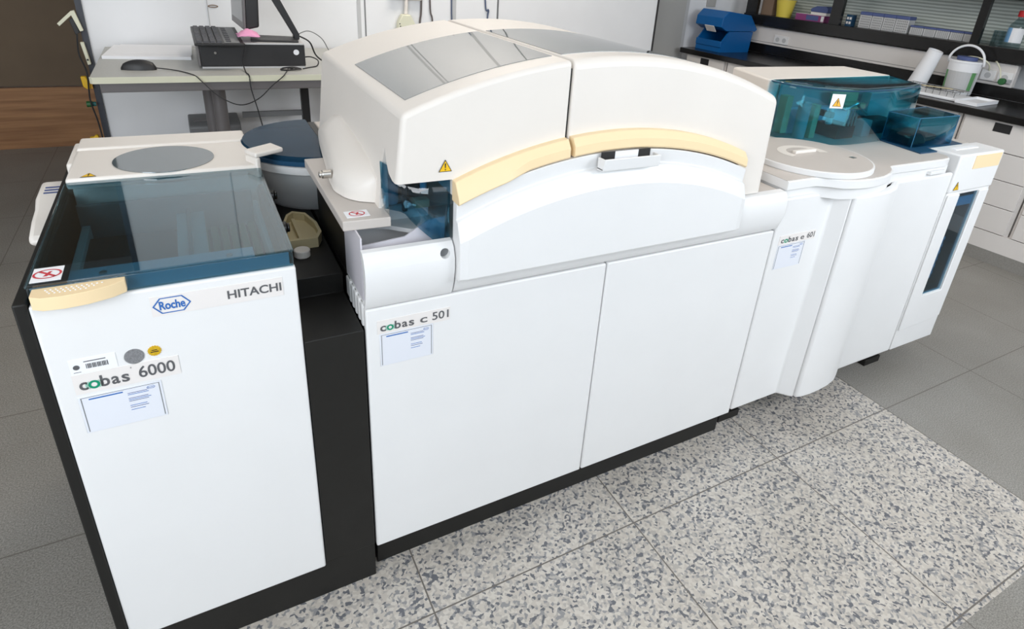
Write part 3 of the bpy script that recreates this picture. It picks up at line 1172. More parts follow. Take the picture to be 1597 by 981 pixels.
# mechanism under the dome
me_ = B()
me_.mi = 1
me_.box(1.62, 2.26, .445, .452, .94, 1.12)
me_.mi = 4
me_.box(1.66, 2.20, .41, .445, .938, 1.03)
me_.mi = 0
me_.box(1.80, 1.90, .30, .40, .938, .985)
me_.box(2.02, 2.18, .32, .40, .938, .99)
me_.box(1.74, 1.76, .30, .42, 1.02, 1.04)
me_.mi = 1
me_.cyl((1.665, .36, .938), .022, .13, n=20)
me_.cyl((1.80, .345, .985), .012, .09, n=16)
me_.box(1.95, 2.0, .30, .34, .938, 1.0)
me_.box(2.04, 2.16, .36, .40, 1.0, 1.09)
me_.mi = 2
me_.box(1.86, 2.02, .40, .41, 1.05, 1.10)
me_.box(1.595, 1.628, .385, .42, .95, 1.085)
me_.box(1.70, 1.73, .34, .37, .938, 1.06)
me_.box(1.90, 2.02, .36, .41, 1.03, 1.05)
me_.mi = 3
for k in range(4):
    me_.cyl((1.835 + k * .018, .30, .985), .004, .06, n=10)
me_.tube([(1.84, .32, 1.04), (1.88, .30, 1.07), (1.93, .33, 1.05), (1.98, .32, 1.02)], .005)
me_.out('mechanism', ['dark', 'lightgrey', 'tan', 'silver', 'bluelight'], imm, bevel=.002, seg=1)
# dark blue well and the small clear box
B().prism([(1.985, .255), (1.96, .02 + .05), (2.06, .018 + .05), (2.072, .115), (2.30, .108), (2.31, .26)], 'z', .938, .9425).out('blue_well', 'bluedark', imm)
bx = B()
bv = [(1.995, .128), (2.243, .124), (2.262, .265), (1.985, .240)]
vv = [(x, y, .943) for x, y in bv] + [(x, y, 1.049) for x, y in bv]
bx.add(vv, [(0, 1, 5, 4), (1, 2, 6, 5), (2, 3, 7, 6), (3, 0, 4, 7), (4, 5, 6, 7)])
bxo = bx.out('clear_box_cover', 'blueglass', imm, solid=.003)
eb = B()
for i in range(4):
    j = (i + 1) % 4
    eb.tube([vv[i], vv[i + 4]], .0016, n=6, smooth=0)
    eb.tube([vv[i + 4], vv[j + 4]], .0016, n=6, smooth=0)
eb.out('cover_edges', 'bluering', bxo)
bi = B()
bi.box(2.01, 2.12, .15, .235, .9425, .985)
bi.box(2.14, 2.22, .17, .235, .9425, .965)
bi.out('cover_contents', 'dark', imm, bevel=.003)
model_plate(imm, 1.222, 1.384, .733, .763, (1.230, 1.306), [('e', 1.317, 1.333, .20, .60), ('601', 1.346, 1.380, .22, .84)])
info_card(imm, 1.222, 1.345, .650, .7325)

# loose things on the black filler column
ty = thing('small_tray', 'small tan plastic tray with clipped corners on the black column', 'tray', (-.04, .42, .787))
tp = [(-.088, .325), (-.015, .325), (.0, .36), (.0, .42), (-.016, .49), (-.045, .51), (-.062, .49), (-.088, .41)]
tp = [(max(-.098, x - .012), y) for x, y in tp]
tin = [(x + (-.055 - x) * .16, y + (.41 - y) * .12) for x, y in tp]
B().prism(tp, 'z', .7875, .793).out('base', 'tan', ty)
rm = B()
n = len(tp)
vv = [(x, y, .793) for x, y in tp] + [(x, y, .812) for x, y in tp] + [(x, y, .812) for x, y in tin] + [(x, y, .793) for x, y in tin]
ff = []
for i in range(n):
    j = (i + 1) % n
    ff += [(i, j, j + n, i + n), (i + n, j + n, j + 2 * n, i + 2 * n), (i + 2 * n, j + 2 * n, j + 3 * n, i + 3 * n)]
rm.add(vv, ff)
rm.out('rim', 'tan', ty)
B().box(-.066, -.058, .345, .47, .793, .808).out('divider', 'tan', ty)
tag(B().lathe([(.016, 0), (.018, .002), (.018, .016), (.0165, .018), (.003, .018)], (-.070, .288, .787), 28).out('bottle_cap', 'cream'), 'round white screw cap lying on the black column', 'cap')

# ------------------------------------------------------------------ computer table
tb = thing('computer_table', 'grey-topped table with cream edge and dark steel column legs', 'table', (.15, 2.5, 0))
B().prism([(-.603, 2.135), (-.594, 2.124), (.86, 2.124), (.86, 2.985), (-.603, 2.985)], 'z', .836, .861).out('tabletop', 'tabletop', tb)
B().prism([(-.606, 2.133), (-.596, 2.121), (.86, 2.121), (.86, 2.124), (-.594, 2.124), (-.603, 2.135)], 'z', .834, .8612).out('edge_band', 'edge', tb)
rl_ = B()
rl_.box(-.575, .84, 2.135, 2.175, .793, .834)
rl_.box(-.575, -.535, 2.175, 2.95, .793, .834)
rl_.out('under_frame', 'steel', tb, bevel=.004)
for cx, cy in ((-.118, 2.47), (-.155, 2.62)):
    B().cyl((cx, cy, .04), .032, .794, n=28).out('leg', 'steel', tb)
B().box(-.20, -.06, 2.20, 2.68, .0, .04).out('foot_bar', 'steel', tb, bevel=.006)
B().box(.325, .368, 2.78, 2.82, 0.0, .834).out('leg', 'blackplastic', tb)
B().box(-.60 + .6, .325, 2.79, 2.81, .50, .53).out('cross_bar', 'midgrey', tb)
gbx = thing('grey_box', 'grey plastic box standing behind the table columns', 'box', (-.15, 2.8, 0))
B().prism([(2.70, .0), (2.93, .0), (2.93, .50), (2.73, .50), (2.70, .48)], 'x', -.275, -.02).out('housing', 'midgrey', gbx, bevel=.008)
B().box(-.25, -.15, 2.75, 2.82, .50, .505).out('lid_panel', 'steel', gbx)

pc = thing('desktop_computer', 'flat black desktop computer lying on the grey table under the monitor', 'computer', (.06, 2.45, .861))
B().box(-.178, .294, 2.325, 2.62, .868, .972).out('case', 'blackplastic', pc, bevel=.004)
B().box(-.176, .290, 2.318, 2.625, .861, .868).out('base_plate', 'lightgrey', pc)
B().box(-.05, .293, 2.320, 2.62, .972, .980).out('top_plate', 'lightgrey', pc, bevel=.002)
B().prism([(2.330, .868), (2.60, .868), (2.60, .972), (2.330, .972)], 'x', -.190, -.178).out('front_bezel', 'steel', pc, bevel=.004)
B().cyl((-.113, 2.325, .932), .0055, -.003, axis='y', n=20).out('power_button', 'silver', pc)
B().cyl((.252, 2.325, .936), .0135, -.001, axis='y', n=28).out('round_sticker', 'paper', pc)

kb = thing('keyboard', 'dark grey computer keyboard lying across the black desktop computer', 'keyboard', (-.09, 2.45, .98))
B().prism([(2.262, .984), (2.75, 1.002), (2.75, .978), (2.262, .972)], 'x', -.196, .014).out('case', 'blackplastic', kb, bevel=.004)
ky = B()
for r_ in range(4):
    for k in range(14):
        y = 2.275 + k * .032
        z = .984 + (y - 2.262) * .037
        x = -.188 + r_ * .028
        ky.prism([(x + .002, y + .002), (x + .025, y + .002), (x + .025, y + .028), (x + .002, y + .028)], 'z', z - .001, z + .010,
                 [(x + .004, y + .004), (x + .023, y + .004), (x + .023, y + .026), (x + .004, y + .026)])
for k in range(8):
    y = 2.30 + k * .05
    z = .984 + (y - 2.262) * .037
    ky.box(-.060, -.040, y, y + .04, z - .001, z + .007)
ky.out('keys', 'keys', kb)
B().prism([(2.275, .9855), (2.73, 1.0023), (2.73, 1.003), (2.275, .9862)], 'x', -.07, -.004).out('palm_strip', 'midgrey', kb)

mo = thing('monitor', 'black flat monitor seen edge-on, standing on the desktop computer', 'monitor', (.14, 2.55, .98))
T = Matrix.Translation((.040, 2.40, 1.030)) @ Matrix.Rotation(math.radians(-87), 4, 'Z') @ Matrix.Rotation(math.radians(-4), 4, 'X')
m_ = B(T)
m_.prism([(0.0, 0.0), (.06, .018), (.06, .30), (0.0, .32)], 'x', -.40, 0.0)
m_.out('screen_housing', 'blackplastic', mo, bevel=.008)
m_ = B(T)
m_.box(-.40, 0.0, -.012, 0.0, 0.0, .32)
m_.out('screen_frame', 'steel', mo, bevel=.003)
m_ = B(T)
m_.box(-.375, -.025, -.0135, -.012, .035, .295)
m_.out('screen', 'lightgrey', mo)
m_ = B()
m_.prism([(.262, .982), (.288, .985), (.290, 1.01), (.200, 1.20), (.160, 1.20), (.262, 1.005)], 'y', 2.42, 2.47)
m_.prism([(.165, 1.19), (.205, 1.19), (.205, 1.25), (.10, 1.25), (.10, 1.22)], 'y', 2.42, 2.47)
m_.out('stand_arm', 'blackplastic', mo, bevel=.004)
m_ = B()
m_.prism([(.05, 2.36), (.27, 2.34), (.29, 2.50), (.07, 2.56)], 'z', .980, .990)
m_.out('stand_foot', 'blackplastic', mo, bevel=.003)

ck = B()
random.seed(3)
rows = []
for i in range(9):
    r_ = []
    for j in range(9):
        u, v = i / 8, j / 8
        bump = math.sin(u * math.pi) * math.sin(v * math.pi)
        r_.append((-.004 + .098 * u + random.uniform(-.004, .004), 2.33 + .11 * v + random.uniform(-.004, .004), 1.0045 + .030 * bump + random.uniform(0, .006)))
    rows.append(r_)
ck.sheet(rows)
tag(ck.out('pink_cloth', 'pink', solid=.003, angle=180), 'crumpled pink cloth tucked under the edge of the monitor', 'cloth')

ms = thing('computer_mouse', 'black computer mouse with its cable on the grey table', 'mouse', (-.43, 2.30, .861))
mb = B()
rows = []
for i in range(13):
    t = i / 12
    x = -.500 + .138 * t
    hw = .030 * math.sin(min(1, t * 1.25 + .12) * math.pi * .5) * (1 - .35 * max(0, t - .6) / .4)
    h = .042 * (math.sin((.12 + .80 * (1 - t)) * math.pi) ** .7) + .004
    if i in (0, 12):
        hw *= .55
        h *= .45
    rows.append([(x, 2.300 + hw * math.cos(a), .861 + max(0.0, h * math.sin(a))) for a in span(0, math.pi, 10)])
mb.sheet(rows, closed=True)
mb.out('body', 'blackplastic', ms, angle=60)
mc = B()
mc.tube([(-.362, 2.300, .868), (-.31, 2.27, .866), (-.26, 2.22, .864), (-.215, 2.13, .863), (-.19, 2.105, .84), (-.13, 2.09, .775), (-.05, 2.08, .735), (.03, 2.08, .76), (.10, 2.09, .82), (.145, 2.105, .852), (.165, 2.13, .865), (.20, 2.27, .866)], .0024)
mc.out('cable', 'rubber', ms)

pk = [('paper_stack', 'wide stack of white paper at the back of the table', [(-.59, 2.60), (-.215, 2.56), (-.205, 2.93), (-.56, 2.96)], .861, .875),
      ('paper_sheet', 'loose white sheet fanned over the paper stack', [(-.545, 2.66), (-.21, 2.62), (-.20, 2.955), (-.53, 2.975)], .8755, .8765)]
for nm, lb, p, a, c in pk:
    tag(B().prism(p, 'z', a, c).out(nm, 'paper'), lb, 'paper')

# cables on the table
tag(B().tube([(.22, 2.255, .866), (.19, 2.245, .874), (.16, 2.235, .868), (.19, 2.225, .866), (.235, 2.225, .87), (.255, 2.24, .868), (.22, 2.25, .876), (.17, 2.245, .872), (.20, 2.228, .878), (.25, 2.232, .872)], .0035).out('cable_coil', 'rubber'),
    'bundled black cable lying on the table before the computer', 'cable')
tag(B().tube([(.012, 2.30, .982), (.016, 2.285, .97), (.0, 2.30, .90), (-.0, 2.20, .864), (.006, 2.118, .862), (.008, 2.105, .80), (.025, 2.08, .70), (.04, 2.07, .58), (.045, 2.07, .40)], .0028).out('keyboard_cable', 'rubber'),
    'thin black cable hanging straight down over the table edge', 'cable')
tag(B().tube([(.292, 2.44, 1.0), (.34, 2.44, .97), (.37, 2.45, .90), (.42, 2.40, .868), (.50, 2.40, .866)], .004).out('monitor_cable', 'rubber'),
    'thick black cable dropping behind the monitor stand', 'cable')
tag(B().tube([(.295, 2.56, .99), (.36, 2.58, 1.01), (.43, 2.60, .97), (.47, 2.62, .90), (.50, 2.64, .868)], .0025).out('grey_cable', 'midgrey'),
    'thin grey cable arching down beside the computer', 'cable')
tag(B().tube([(.296, 2.40, .90), (.33, 2.38, .905), (.36, 2.36, .89), (.35, 2.34, .866), (.30, 2.30, .864), (.27, 2.27, .864)], .003).out('power_cable', 'rubber'),
    'short black cable plugged into the right end of the computer', 'cable')

# ------------------------------------------------------------------ things on the partition
badge = thing('wall_badge', 'small dark oval badge on the white partition panel', 'badge', (-.066, 2.998, 1.08))
bb = B()
pts = [(-.066 + .026 * math.cos(a), 1.0815 + .0085 * math.sin(a)) for a in span(0, 2 * math.pi, 24)[:-1]]
bb.prism(pts, 'y', 3.0, 2.997)
bb.out('plate', 'brown', badge)
b2 = B()
pts = [(-.066 + .019 * math.cos(a), 1.0815 + .0035 * math.sin(a)) for a in span(0, 2 * math.pi, 24)[:-1]]
b2.prism(pts, 'y', 2.997, 2.9965)
b2.out('mark', 'lightgrey', badge)

ad = thing('extension_socket', 'cream multi-way socket block hanging on the white partition', 'socket', (1.02, 2.96, .99))
B().prism([(.966, .96), (.972, 1.03), (.998, 1.076), (1.050, 1.076), (1.080, 1.02), (1.084, .96)], 'y', 2.945, 2.998).out('housing', 'edge', ad, bevel=.006)
e_ = B()
e_.cyl((.978, 2.945, 1.02), .004, -.001, axis='y', n=12)
e_.cyl((.982, 2.945, 1.005), .004, -.001, axis='y', n=12)
e_.out('socket_holes', 'blackplastic', ad)
B().tube([(1.024, 2.97, 1.076), (1.030, 2.975, 1.13), (1.035, 2.98, 1.30), (1.035, 2.98, 1.6)], .011, n=10).out('lead', 'cream', ad)
sk = thing('wall_socket', 'white surface socket high on the partition above the hanging block', 'socket', (1.03, 2.99, 1.16))
B().box(.93, 1.13, 2.965, 3.0, 1.162, 1.30).out('housing', 'cream', sk, bevel=.004)
for nm, pts, r, mk, lb in (
    ('wall_cable', [(1.138, 2.99, 1.9), (1.136, 2.99, 1.17), (1.124, 2.99, 1.0), (1.12, 2.99, .6)], .006, 'browncable', 'brown-grey cable running down beside the cream socket block'),
    ('wall_cable', [(1.19, 2.99, 1.9), (1.193, 2.99, 1.17), (1.212, 2.99, 1.02), (1.22, 2.99, .6)], .005, 'browncable', 'slanting dark cable, second to the right of the socket block'),
    ('wall_cable', [(1.342, 2.99, 1.9), (1.343, 2.99, 1.17), (1.346, 2.99, 1.03), (1.35, 2.99, .6)], .0045, 'bluecable', 'straight blue-grey cable in the middle of the white partition'),
    ('wall_cable', [(1.56, 2.99, 1.9), (1.585, 2.99, 1.185), (1.612, 2.99, 1.12), (1.605, 2.99, 1.04), (1.60, 2.99, .6)], .005, 'bluecable', 'bowed blue-grey cable, furthest right on the white partition')):
    tag(B().tube(pts, r).out(nm, mk), lb, 'cable')

# fittings on the partition's dark left edge
hk = thing('folding_bracket', 'angled cream bracket sticking out of the partition edge', 'bracket', (-.72, 2.99, .95))
B().prism([(-.780, .977), (-.772, .964), (-.714, 1.018), (-.692, .940), (-.678, .944), (-.699, 1.042), (-.714, 1.038)], 'y', 2.955, 2.982).out('arm', 'edge', hk, bevel=.002)
B().prism([(-.728, .995), (-.712, 1.008), (-.694, .935), (-.714, .922)], 'y', 2.960, 2.984).out('clamp', 'blackplastic', hk, bevel=.002)
ws = thing('switch_strip', 'narrow cream switch strip on the partition edge', 'switch', (-.69, 2.99, .82))
B().prism([(-.703, .886), (-.688, .886), (-.676, .775), (-.690, .772)], 'y', 2.955, 2.984).out('plate', 'edge', ws, bevel=.002)
B().box(-.690, -.682, 2.951, 2.955, .795, .803).out('button', 'blackplastic', ws)
for nm, p, lb in (('yellow_clip', [(-.735, .712), (-.712, .712), (-.698, .668), (-.700, .648), (-.716, .645), (-.732, .66)], 'yellow plastic clip on the partition edge beside the table corner'),
                  ('yellow_clip', [(-.755, .385), (-.735, .386), (-.728, .395), (-.716, .395), (-.708, .36), (-.755, .366)], 'yellow plastic clip low on the partition edge above the loader cover')):
    c = thing(nm, lb, 'clip', (-.72, 2.97, p[0][1]), 'yellow clips on the partition edge')
    B().prism(p, 'y', 2.955, 2.984).out('body', 'yellow', c, bevel=.004)
    B().box(-.705, -.692, 2.96, 2.984, p[-1][1] - .012, p[-1][1] + .012).out('tab', 'orange', c)
vl = thing('teal_valve', 'small teal and green connector on the partition edge under the tabletop', 'valve', (-.71, 2.97, .56))
B().cyl((-.735, 2.968, .565), .016, .026, axis='x', n=16).out('knob', 'green', vl)
B().cyl((-.709, 2.968, .565), .012, .016, axis='x', n=16).out('body', 'teal', vl)
tag(B().tube([(-.705, 2.94, .93), (-.713, 2.94, .87), (-.715, 2.94, .82), (-.70, 2.94, .74), (-.708, 2.94, .65), (-.712, 2.94, .58), (-.70, 2.94, .48), (-.695, 2.94, .36), (-.695, 2.94, .2)], .0038).out('hanging_cable', 'rubber'),
    'dark cable trailing down the left edge of the partition', 'cable')

# ------------------------------------------------------------------ lab bench along the right wall (turned 5 degrees)
TB = Matrix.Translation((3.80, .40, 0)) @ Matrix.Rotation(math.radians(5.0), 4, 'Z')   # x: towards the wall, y: along, z: up


def BW(x, y, z):
    return tuple(TB @ Vector((x, y, z)))


struct(B(TB).box(.84, .92, -2.6, 3.2, 0, 2.8).out('wall_right', 'wall'))
base = thing('bench_plinth', 'grey plinth running under the white drawer units', 'plinth', BW(.3, .8, 0))
B(TB).box(.0, .60, -2.2, 2.72, 0.0, .079).out('kick_strip', 'skirt', base)
B(TB).box(.0, .60, -2.2, 2.72, .079, .186).out('base_rail', 'cab', base)
cabs = None
cab_lab = {0: 'white drawer unit nearest the right edge of the picture', 1: 'white drawer unit just right of the far analyser', }
u0 = -.46
cx0 = BW(.3, u0 + .225, .186)
cabs = thing('drawer_unit', 'white drawer unit at the right picture edge, beyond the tall dark-windowed column', 'cabinet', cx0, 'drawer units under the bench')
B(TB).box(.02, .60, u0 + .002, u0 + .448, .186, .822).out('body', 'cab', cabs)
for z0, z1 in ((.190, .340), (.344, .494), (.498, .650)):
    B(TB).box(.0, .02, u0 + .018, u0 + .432, z0, z1).out('drawer', 'cab', cabs, bevel=.002)
B(TB).box(.0, .02, u0 + .018, u0 + .432, .655, .820).out('top_drawer', 'cab', cabs, bevel=.002)
B(TB).box(-.002, .001, u0 + .18, u0 + .27, .760, .810).out('grip_cutout', 'blackplastic', cabs)
step = TB.to_3x3() @ Vector((0, .455, 0))
names = ['white drawer unit whose stacked drawers show right of the tall column', 'second drawer unit behind the tall column, mostly hidden by the analyser',
         'third drawer unit counted from the tall column, hidden behind the clear dome', 'fourth drawer unit from the tall column, behind the analyser rear housing',
         'drawer unit second from the far end of the bench', 'drawer unit at the far end of the bench below the blue bins']
for k, nm in enumerate(names):
    c = copy_tree(cabs, None, step * (k + 1))
    c['label'] = nm
wt = B(TB)
wt.box(-.03, .598, -2.2, 2.77, .824, .866)
tag(wt.out('bench_worktop', 'worktop', bevel=.004), 'long black worktop along the right wall', 'worktop')
tag(B(TB).box(.60, .64, -2.2, 2.77, .8665, .9435).out('worktop_upstand', 'worktop', bevel=.002), 'low black upstand strip behind the worktop under the trunking', 'upstand')
tk = thing('cable_trunking', 'white cable trunking with sockets along the back of the bench', 'trunking', BW(.6, 1.4, .944))
B(TB).box(.585, .64, .45, 2.60, .944, 1.085).out('channel', 'cab', tk, bevel=.004)
B(TB).box(.583, .585, .46, 2.60, .962, .965).out('seam', 'midgrey', tk)
for uu in (2.21, .60, .50):
    s_ = B(TB)
    s_.box(.576, .585, uu - .07 if uu > 2 else uu - .042, uu + .07 if uu > 2 else uu + .042, .968, 1.035)
    so = s_.out('socket', 'white', tk, bevel=.002)
    h_ = B(TB)
    for du in ((-.033, .033) if uu > 2 else (0.0,)):
        h_.cyl((.576, uu + du, 1.0), .019, -.0015, axis='x', n=20)
    h_.out('socket_face', 'lightgrey', so)
# black glazed shelf unit
shf = thing('shelf_unit', 'black-framed glazed shelf unit above the trunking', 'shelf', BW(.7, 1.4, 1.09))
B(TB).box(.545, .82, -1.2, 2.62, 1.094, 1.180).out('shelf', 'worktop', shf, bevel=.003)
B(TB).box(.50, .82, -1.2, 2.62, 1.462, 1.52).out('upper_shelf', 'worktop', shf, bevel=.003)
for a, c in ((2.50, 2.61), (1.71, 1.80), (.715, .765), (-.3, -.25)):
    B(TB).box(.55, .585, a, c, 1.180, 1.462).out('post', 'worktop', shf)
B(TB).box(.81, .825, -1.2, 2.6, 1.18, 1.462).out('back_panel', 'reed', shf)
tag(B(TB).box(.64, .70, 2.405, 2.52, 1.180, 1.36).out('carton', 'brown', bevel=.002), 'brown carton at the far end of the shelf', 'box')
yc = thing('yellow_cup', 'yellow plastic beaker beside the brown carton on the shelf', 'beaker', BW(.66, 2.31, 1.18))
B(TB).lathe([(.060, 0), (.080, .135), (.076, .135), (.057, .004), (.003, .004)], (.68, 2.31, 1.180), 32).out('cup', 'yellowcup', yc)
B(TB).lathe([(.079, .131), (.083, .131), (.083, .137), (.079, .137)], (.68, 2.31, 1.180), 32).out('rim', 'yellowcup', yc)
tx = thing('tissue_carton', 'flat purple and white carton on the shelf beside the black post', 'box', BW(.66, 2.02, 1.18))
B(TB).box(.62, .76, 1.885, 2.15, 1.180, 1.228).out('box', 'purple', tx)
q = B(TB)
q.mi = 0
q.box(.6185, .62, 1.94, 2.05, 1.186, 1.222)
q.mi = 1
q.box(.62, .76, 1.885, 2.15, 1.228, 1.2295)
q.box(.6185, .62, 1.89, 1.915, 1.184, 1.224)
q.out('panels', ['slateblue', 'paper'], tx)
bg_ = thing('blue_pouch', 'slate blue pouch on top of the purple carton', 'pouch', BW(.69, 1.96, 1.23))
B(TB).prism([(1.885, 1.2500), (2.035, 1.2500), (2.04, 1.272), (1.99, 1.296), (1.91, 1.30), (1.885, 1.28)], 'x', .64, .74).out('pouch', 'slateblue', bg_, bevel=.006)
B(TB).box(.637, .74, 1.89, 2.03, 1.2298, 1.2500).out('contents', 'label', bg_, bevel=.004)
db = thing('small_dark_box', 'small navy box printed in white, right of the black post', 'box', BW(.66, 1.71, 1.18))
B(TB).box(.625, .68, 1.655, 1.705, 1.1805, 1.262).out('box', 'bluedark', db)
q = B(TB)
for i in range(2):
    for j in range(2):
        q.box(.624, .625, 1.661 + i * .022, 1.677 + i * .022, 1.195 + j * .032, 1.213 + j * .032)
q.out('print', 'label', db)


def tip_box(u0, u1, h, lab, grp):
    t = thing('tip_box', lab, 'box', BW(.66, (u0 + u1) / 2, 1.18), grp)
    B(TB).box(.625, .715, u0 + .002, u1 - .002, 1.1805, 1.1805 + h * .80).out('body', 'lightgrey', t, bevel=.003)
    B(TB).box(.622, .718, u0 + .0005, u1 - .0005, 1.1805 + h * .80, 1.1805 + h).out('lid', 'slateblue', t, bevel=.003)
    q = B(TB)
    for i in range(6):
        for j in range(5):
            q.box(.6242, .625, u0 + .010 + i * (u1 - u0 - .020) / 6, u0 + .010 + (i + .5) * (u1 - u0 - .020) / 6, 1.188 + j * h * .145, 1.188 + (j + .5) * h * .145)
    q.out('grid', 'midgrey', t)


ue = [1.600, 1.505, 1.415, 1.322, 1.222]
lb = ['tall white pipette tip box with blue lid, furthest left of the four', 'second tall white tip box from the left', 'third tall white tip box from the left', 'tall white tip box beside the shorter ones']
for k in range(4):
    tip_box(ue[k + 1], ue[k], .115, lb[k], 'tall tip boxes on the shelf')
ue = [1.206, 1.110, 1.026, .931, .842, .770]
lb = ['low white tip box next to the tall ones', 'second low tip box from the tall ones', 'middle one of the five low tip boxes', 'fourth low tip box from the tall ones', 'low tip box against the black post by the red-capped bottle']
for k in range(5):
    tip_box(ue[k + 1], ue[k], .062, lb[k], 'low tip boxes on the shelf')
bt = thing('reagent_bottle', 'clear bottle with red cap and blue-white label on the shelf', 'bottle', BW(.67, .565, 1.18))
B(TB).lathe([(.045, 0), (.048, .004), (.048, .125), (.044, .14), (.022, .168), (.018, .178), (.018, .196)], (.68, .565, 1.181), 28).out('body', 'bottle', bt)
B(TB).lathe([(.023, .186), (.024, .190), (.024, .220), (.021, .224)], (.68, .565, 1.181), 28).out('cap', 'redcap', bt)
q = B(TB)
n = 28
vv = []
for i in range(15):
    a = math.pi * (.55 + .9 * i / 14)
    for z in (.03, .118):
        vv.append((.68 + .0487 * math.cos(a), .565 + .0487 * math.sin(a), 1.181 + z))
for i in range(14):
    q.mi = 0 if i < 6 else 1
    q.add([vv[2 * i], vv[2 * i + 1], vv[2 * i + 3], vv[2 * i + 2]], [(0, 1, 2, 3)])
q.out('label_band', ['bluelabel', 'paper'], bt)
gl = thing('glass_jar', 'clear empty jar left of the red-capped bottle', 'jar', BW(.70, .66, 1.18))
B(TB).lathe([(.035, 0), (.038, .004), (.038, .09), (.034, .09), (.034, .006), (.002, .006)], (.72, .668, 1.181), 24).out('jar', 'bottle', gl)

# things on the worktop
bn = thing('blue_bin', 'blue open-fronted storage bin standing on the far end of the worktop', 'bin', BW(.30, 2.6, .866), 'blue storage bins')
prof = [(.115, .866), (.485, .866), (.50, 1.035), (.19, 1.035), (.118, .952)]
inn = [(.135, .880), (.470, .880), (.480, 1.06), (.20, 1.06), (.120, .966), (.135, .958)]
cutb = B(TB).prism(inn, 'x', 0, 1) if False else None


def bench_profile(b, prof, u0, u1):
    return b.add([(d, u0, z) for d, z in prof] + [(d, u1, z) for d, z in prof],
                 [tuple(range(len(prof))), tuple(range(2 * len(prof) - 1, len(prof) - 1, -1))] + [(i, (i + 1) % len(prof), (i + 1) % len(prof) + len(prof), i + len(prof)) for i in range(len(prof))])


cutb = bench_profile(B(TB), [(.128, .880), (.472, .880), (.485, 1.10), (.10, 1.10), (.10, .954), (.126, .954)], 2.462, 2.718)
bench_profile(B(TB), prof, 2.45, 2.73).out('tub', 'bluebin', bn, cut=cutb)
lp_ = B(TB)
lp_.box(.108, .118, 2.45, 2.73, .905, .955)
lp_.out('front_lip', 'bluebin', bn, bevel=.003)
b2_ = thing('blue_bin', 'blue storage bin turned upside down on top of the other', 'bin', BW(.30, 2.6, 1.036), 'blue storage bins')
pr2 = [(.145, 1.038), (.52, 1.038), (.545, 1.055), (.43, 1.170), (.14, 1.195), (.08, 1.140), (.075, 1.07)]
bench_profile(B(TB), pr2, 2.445, 2.735).out('tub', 'bluebin', b2_, bevel=.004)
q = B(TB @ Matrix.Translation((.11, 2.56, 1.055)) @ Matrix.Rotation(math.radians(-40), 4, 'Y'))
q.box(-.035, -.030, -.05, .05, -.01, .05)
q.out('label_card', 'label', b2_)
rl2 = thing('paper_roll', 'rolled white paper leaning at the back of the worktop', 'paper roll', BW(.40, .93, .866))
TR = TB @ Matrix.Translation((.40, .945, .8685)) @ Matrix.Rotation(math.radians(14), 4, 'X')
q = B(TR)
q.lathe([(.050, 0.005), (.060, .0052), (.046, .255), (.042, .255), (.042, .02), (.003, .02)], (0, 0, 0), 28)
q.out('roll', 'paper', rl2)
bk = thing('white_bucket', 'white translucent bucket with green label and raised handle', 'bucket', BW(.44, .64, .866))
BC = (.462, .705, .8675)
B(TB).lathe([(.082, 0), (.085, .004), (.096, .20), (.102, .20), (.102, .212), (.098, .213), (.092, .20), (.080, .008), (.003, .008)], BC, 36).out('pail', 'paper', bk)
q = B(TB)
vv = []
for i in range(17):
    a = math.pi * (.62 + .85 * i / 16)
    for z in (.03, .145):
        r = .0845 + .0775 * (z / .2) * .2 + .001
        r = .085 + (.096 - .085) * z / .2 + .001
        vv.append((BC[0] + r * math.cos(a), BC[1] + r * math.sin(a), BC[2] + z))
for i in range(16):
    q.mi = 0 if i in (1, 2, 13, 14) else 1
    q.add([vv[2 * i], vv[2 * i + 1], vv[2 * i + 3], vv[2 * i + 2]], [(0, 1, 2, 3)])
q.out('label_band', ['labelgreen', 'lightgrey'], bk)
q = B(TB)
q.tube([(BC[0], BC[1] - .108, BC[2] + .19)] + [(BC[0] - .01, BC[1] - .108 * math.cos(a), BC[2] + .20 + .105 * math.sin(a)) for a in span(.2, math.pi - .2, 8)] + [(BC[0], BC[1] + .108, BC[2] + .19)], .0075)
q.out('handle', 'paper', bk)
q = B(TB)
q.cyl((BC[0], BC[1], BC[2] + .213), .060, .022, n=28)
q.out('blue_contents', 'slateblue', bk, label='blue contents showing at the rim')
dt = thing('drainer_tray', 'white tray with a wire drainer before the bucket', 'tray', BW(.2, .73, .866))
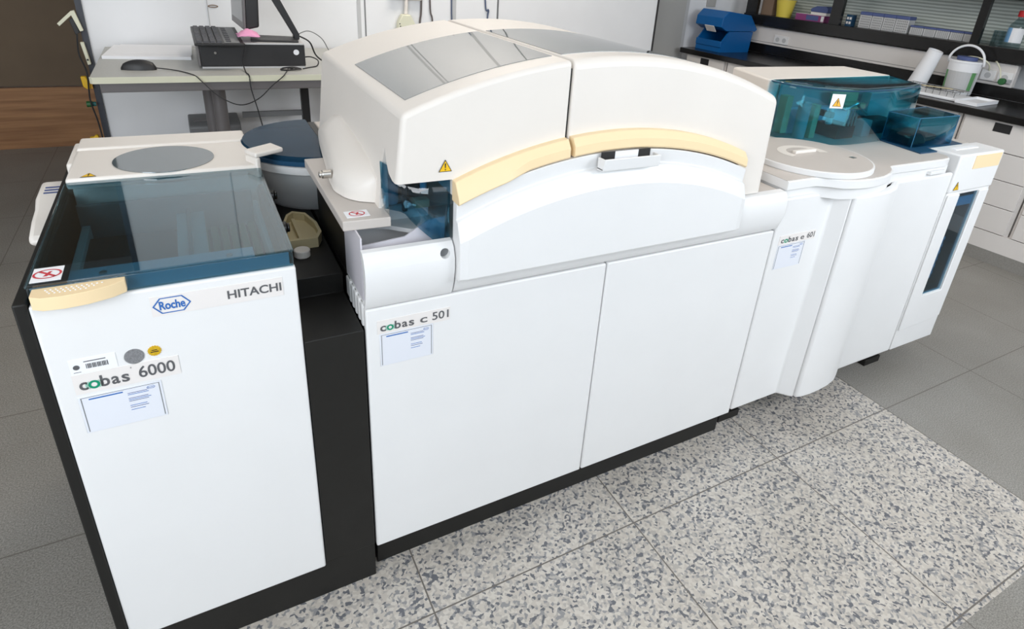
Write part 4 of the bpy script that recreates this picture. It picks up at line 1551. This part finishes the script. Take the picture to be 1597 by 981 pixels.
B(TB).box(.06, .30, .535, .93, .8665, .884).out('tray', 'paper', dt, bevel=.005)
q = B(TB)
for k in range(9):
    uu = .56 + k * .043
    q.tube([(.09, uu, .885), (.09, uu, .915), (.27, uu, .915), (.27, uu, .885)], .002, n=6, smooth=0)
for dd in (.09, .18, .27):
    q.tube([(dd, .55, .915), (dd, .91, .915)], .0025, n=6, smooth=0)
q.out('wire_rack', 'midgrey', dt)
for k, (dd, uu, a, mk, lb_) in enumerate(((.15, .70, .5, 'tan', 'wooden spatula lying on the wire drainer'), (.20, .62, -.3, 'silver', 'metal spatula lying on the wire drainer'))):
    q = B(TB @ Matrix.Translation((dd, uu, .9185)) @ Matrix.Rotation(a, 4, 'Z'))
    q.prism([(-.006, -.09), (.006, -.09), (.008, .03), (.014, .07), (.0, .09), (-.014, .07), (-.008, .03)], 'z', 0, .004)
    tag(q.out('spatula', mk), lb_, 'spatula')
t2 = thing('shallow_tray', 'shallow white tray lid lying in front on the worktop', 'tray', BW(.2, .46, .866))
B(TB).box(.03, .33, .40, .525, .8665, .874).out('base', 'paper', t2, bevel=.002)
q = B(TB)
for a in ((.03, .33, .40, .406), (.03, .33, .519, .525), (.03, .036, .406, .519), (.324, .33, .406, .519)):
    q.box(a[0], a[1], a[2], a[3], .874, .888)
q.out('rim', 'paper', t2)
gt = thing('gas_tap', 'green-knobbed tap with grey body over the worktop at the picture edge', 'tap', BW(.5, .47, .99))
B(TB).cyl((.47, .475, .985), .021, .03, axis='x', n=20).out('knob', 'green', gt, bevel=.004)
B(TB).box(.50, .585, .455, .495, .975, .995).out('body', 'lightgrey', gt, bevel=.003)
tag(B(TB).tube([(.575, .60, 1.03), (.53, .60, 1.075), (.52, .66, 1.10), (.53, .74, 1.095), (.56, .77, 1.05)], .005).out('white_cable', 'edge'), 'white cable looping up from the socket behind the bucket', 'cable')
tag(B(TB).tube([(.57, .58, 1.087), (.54, .56, 1.09), (.52, .52, 1.05), (.50, .495, 1.0)], .004).out('white_cable', 'edge'), 'white cable running down to the green-knobbed tap', 'cable')
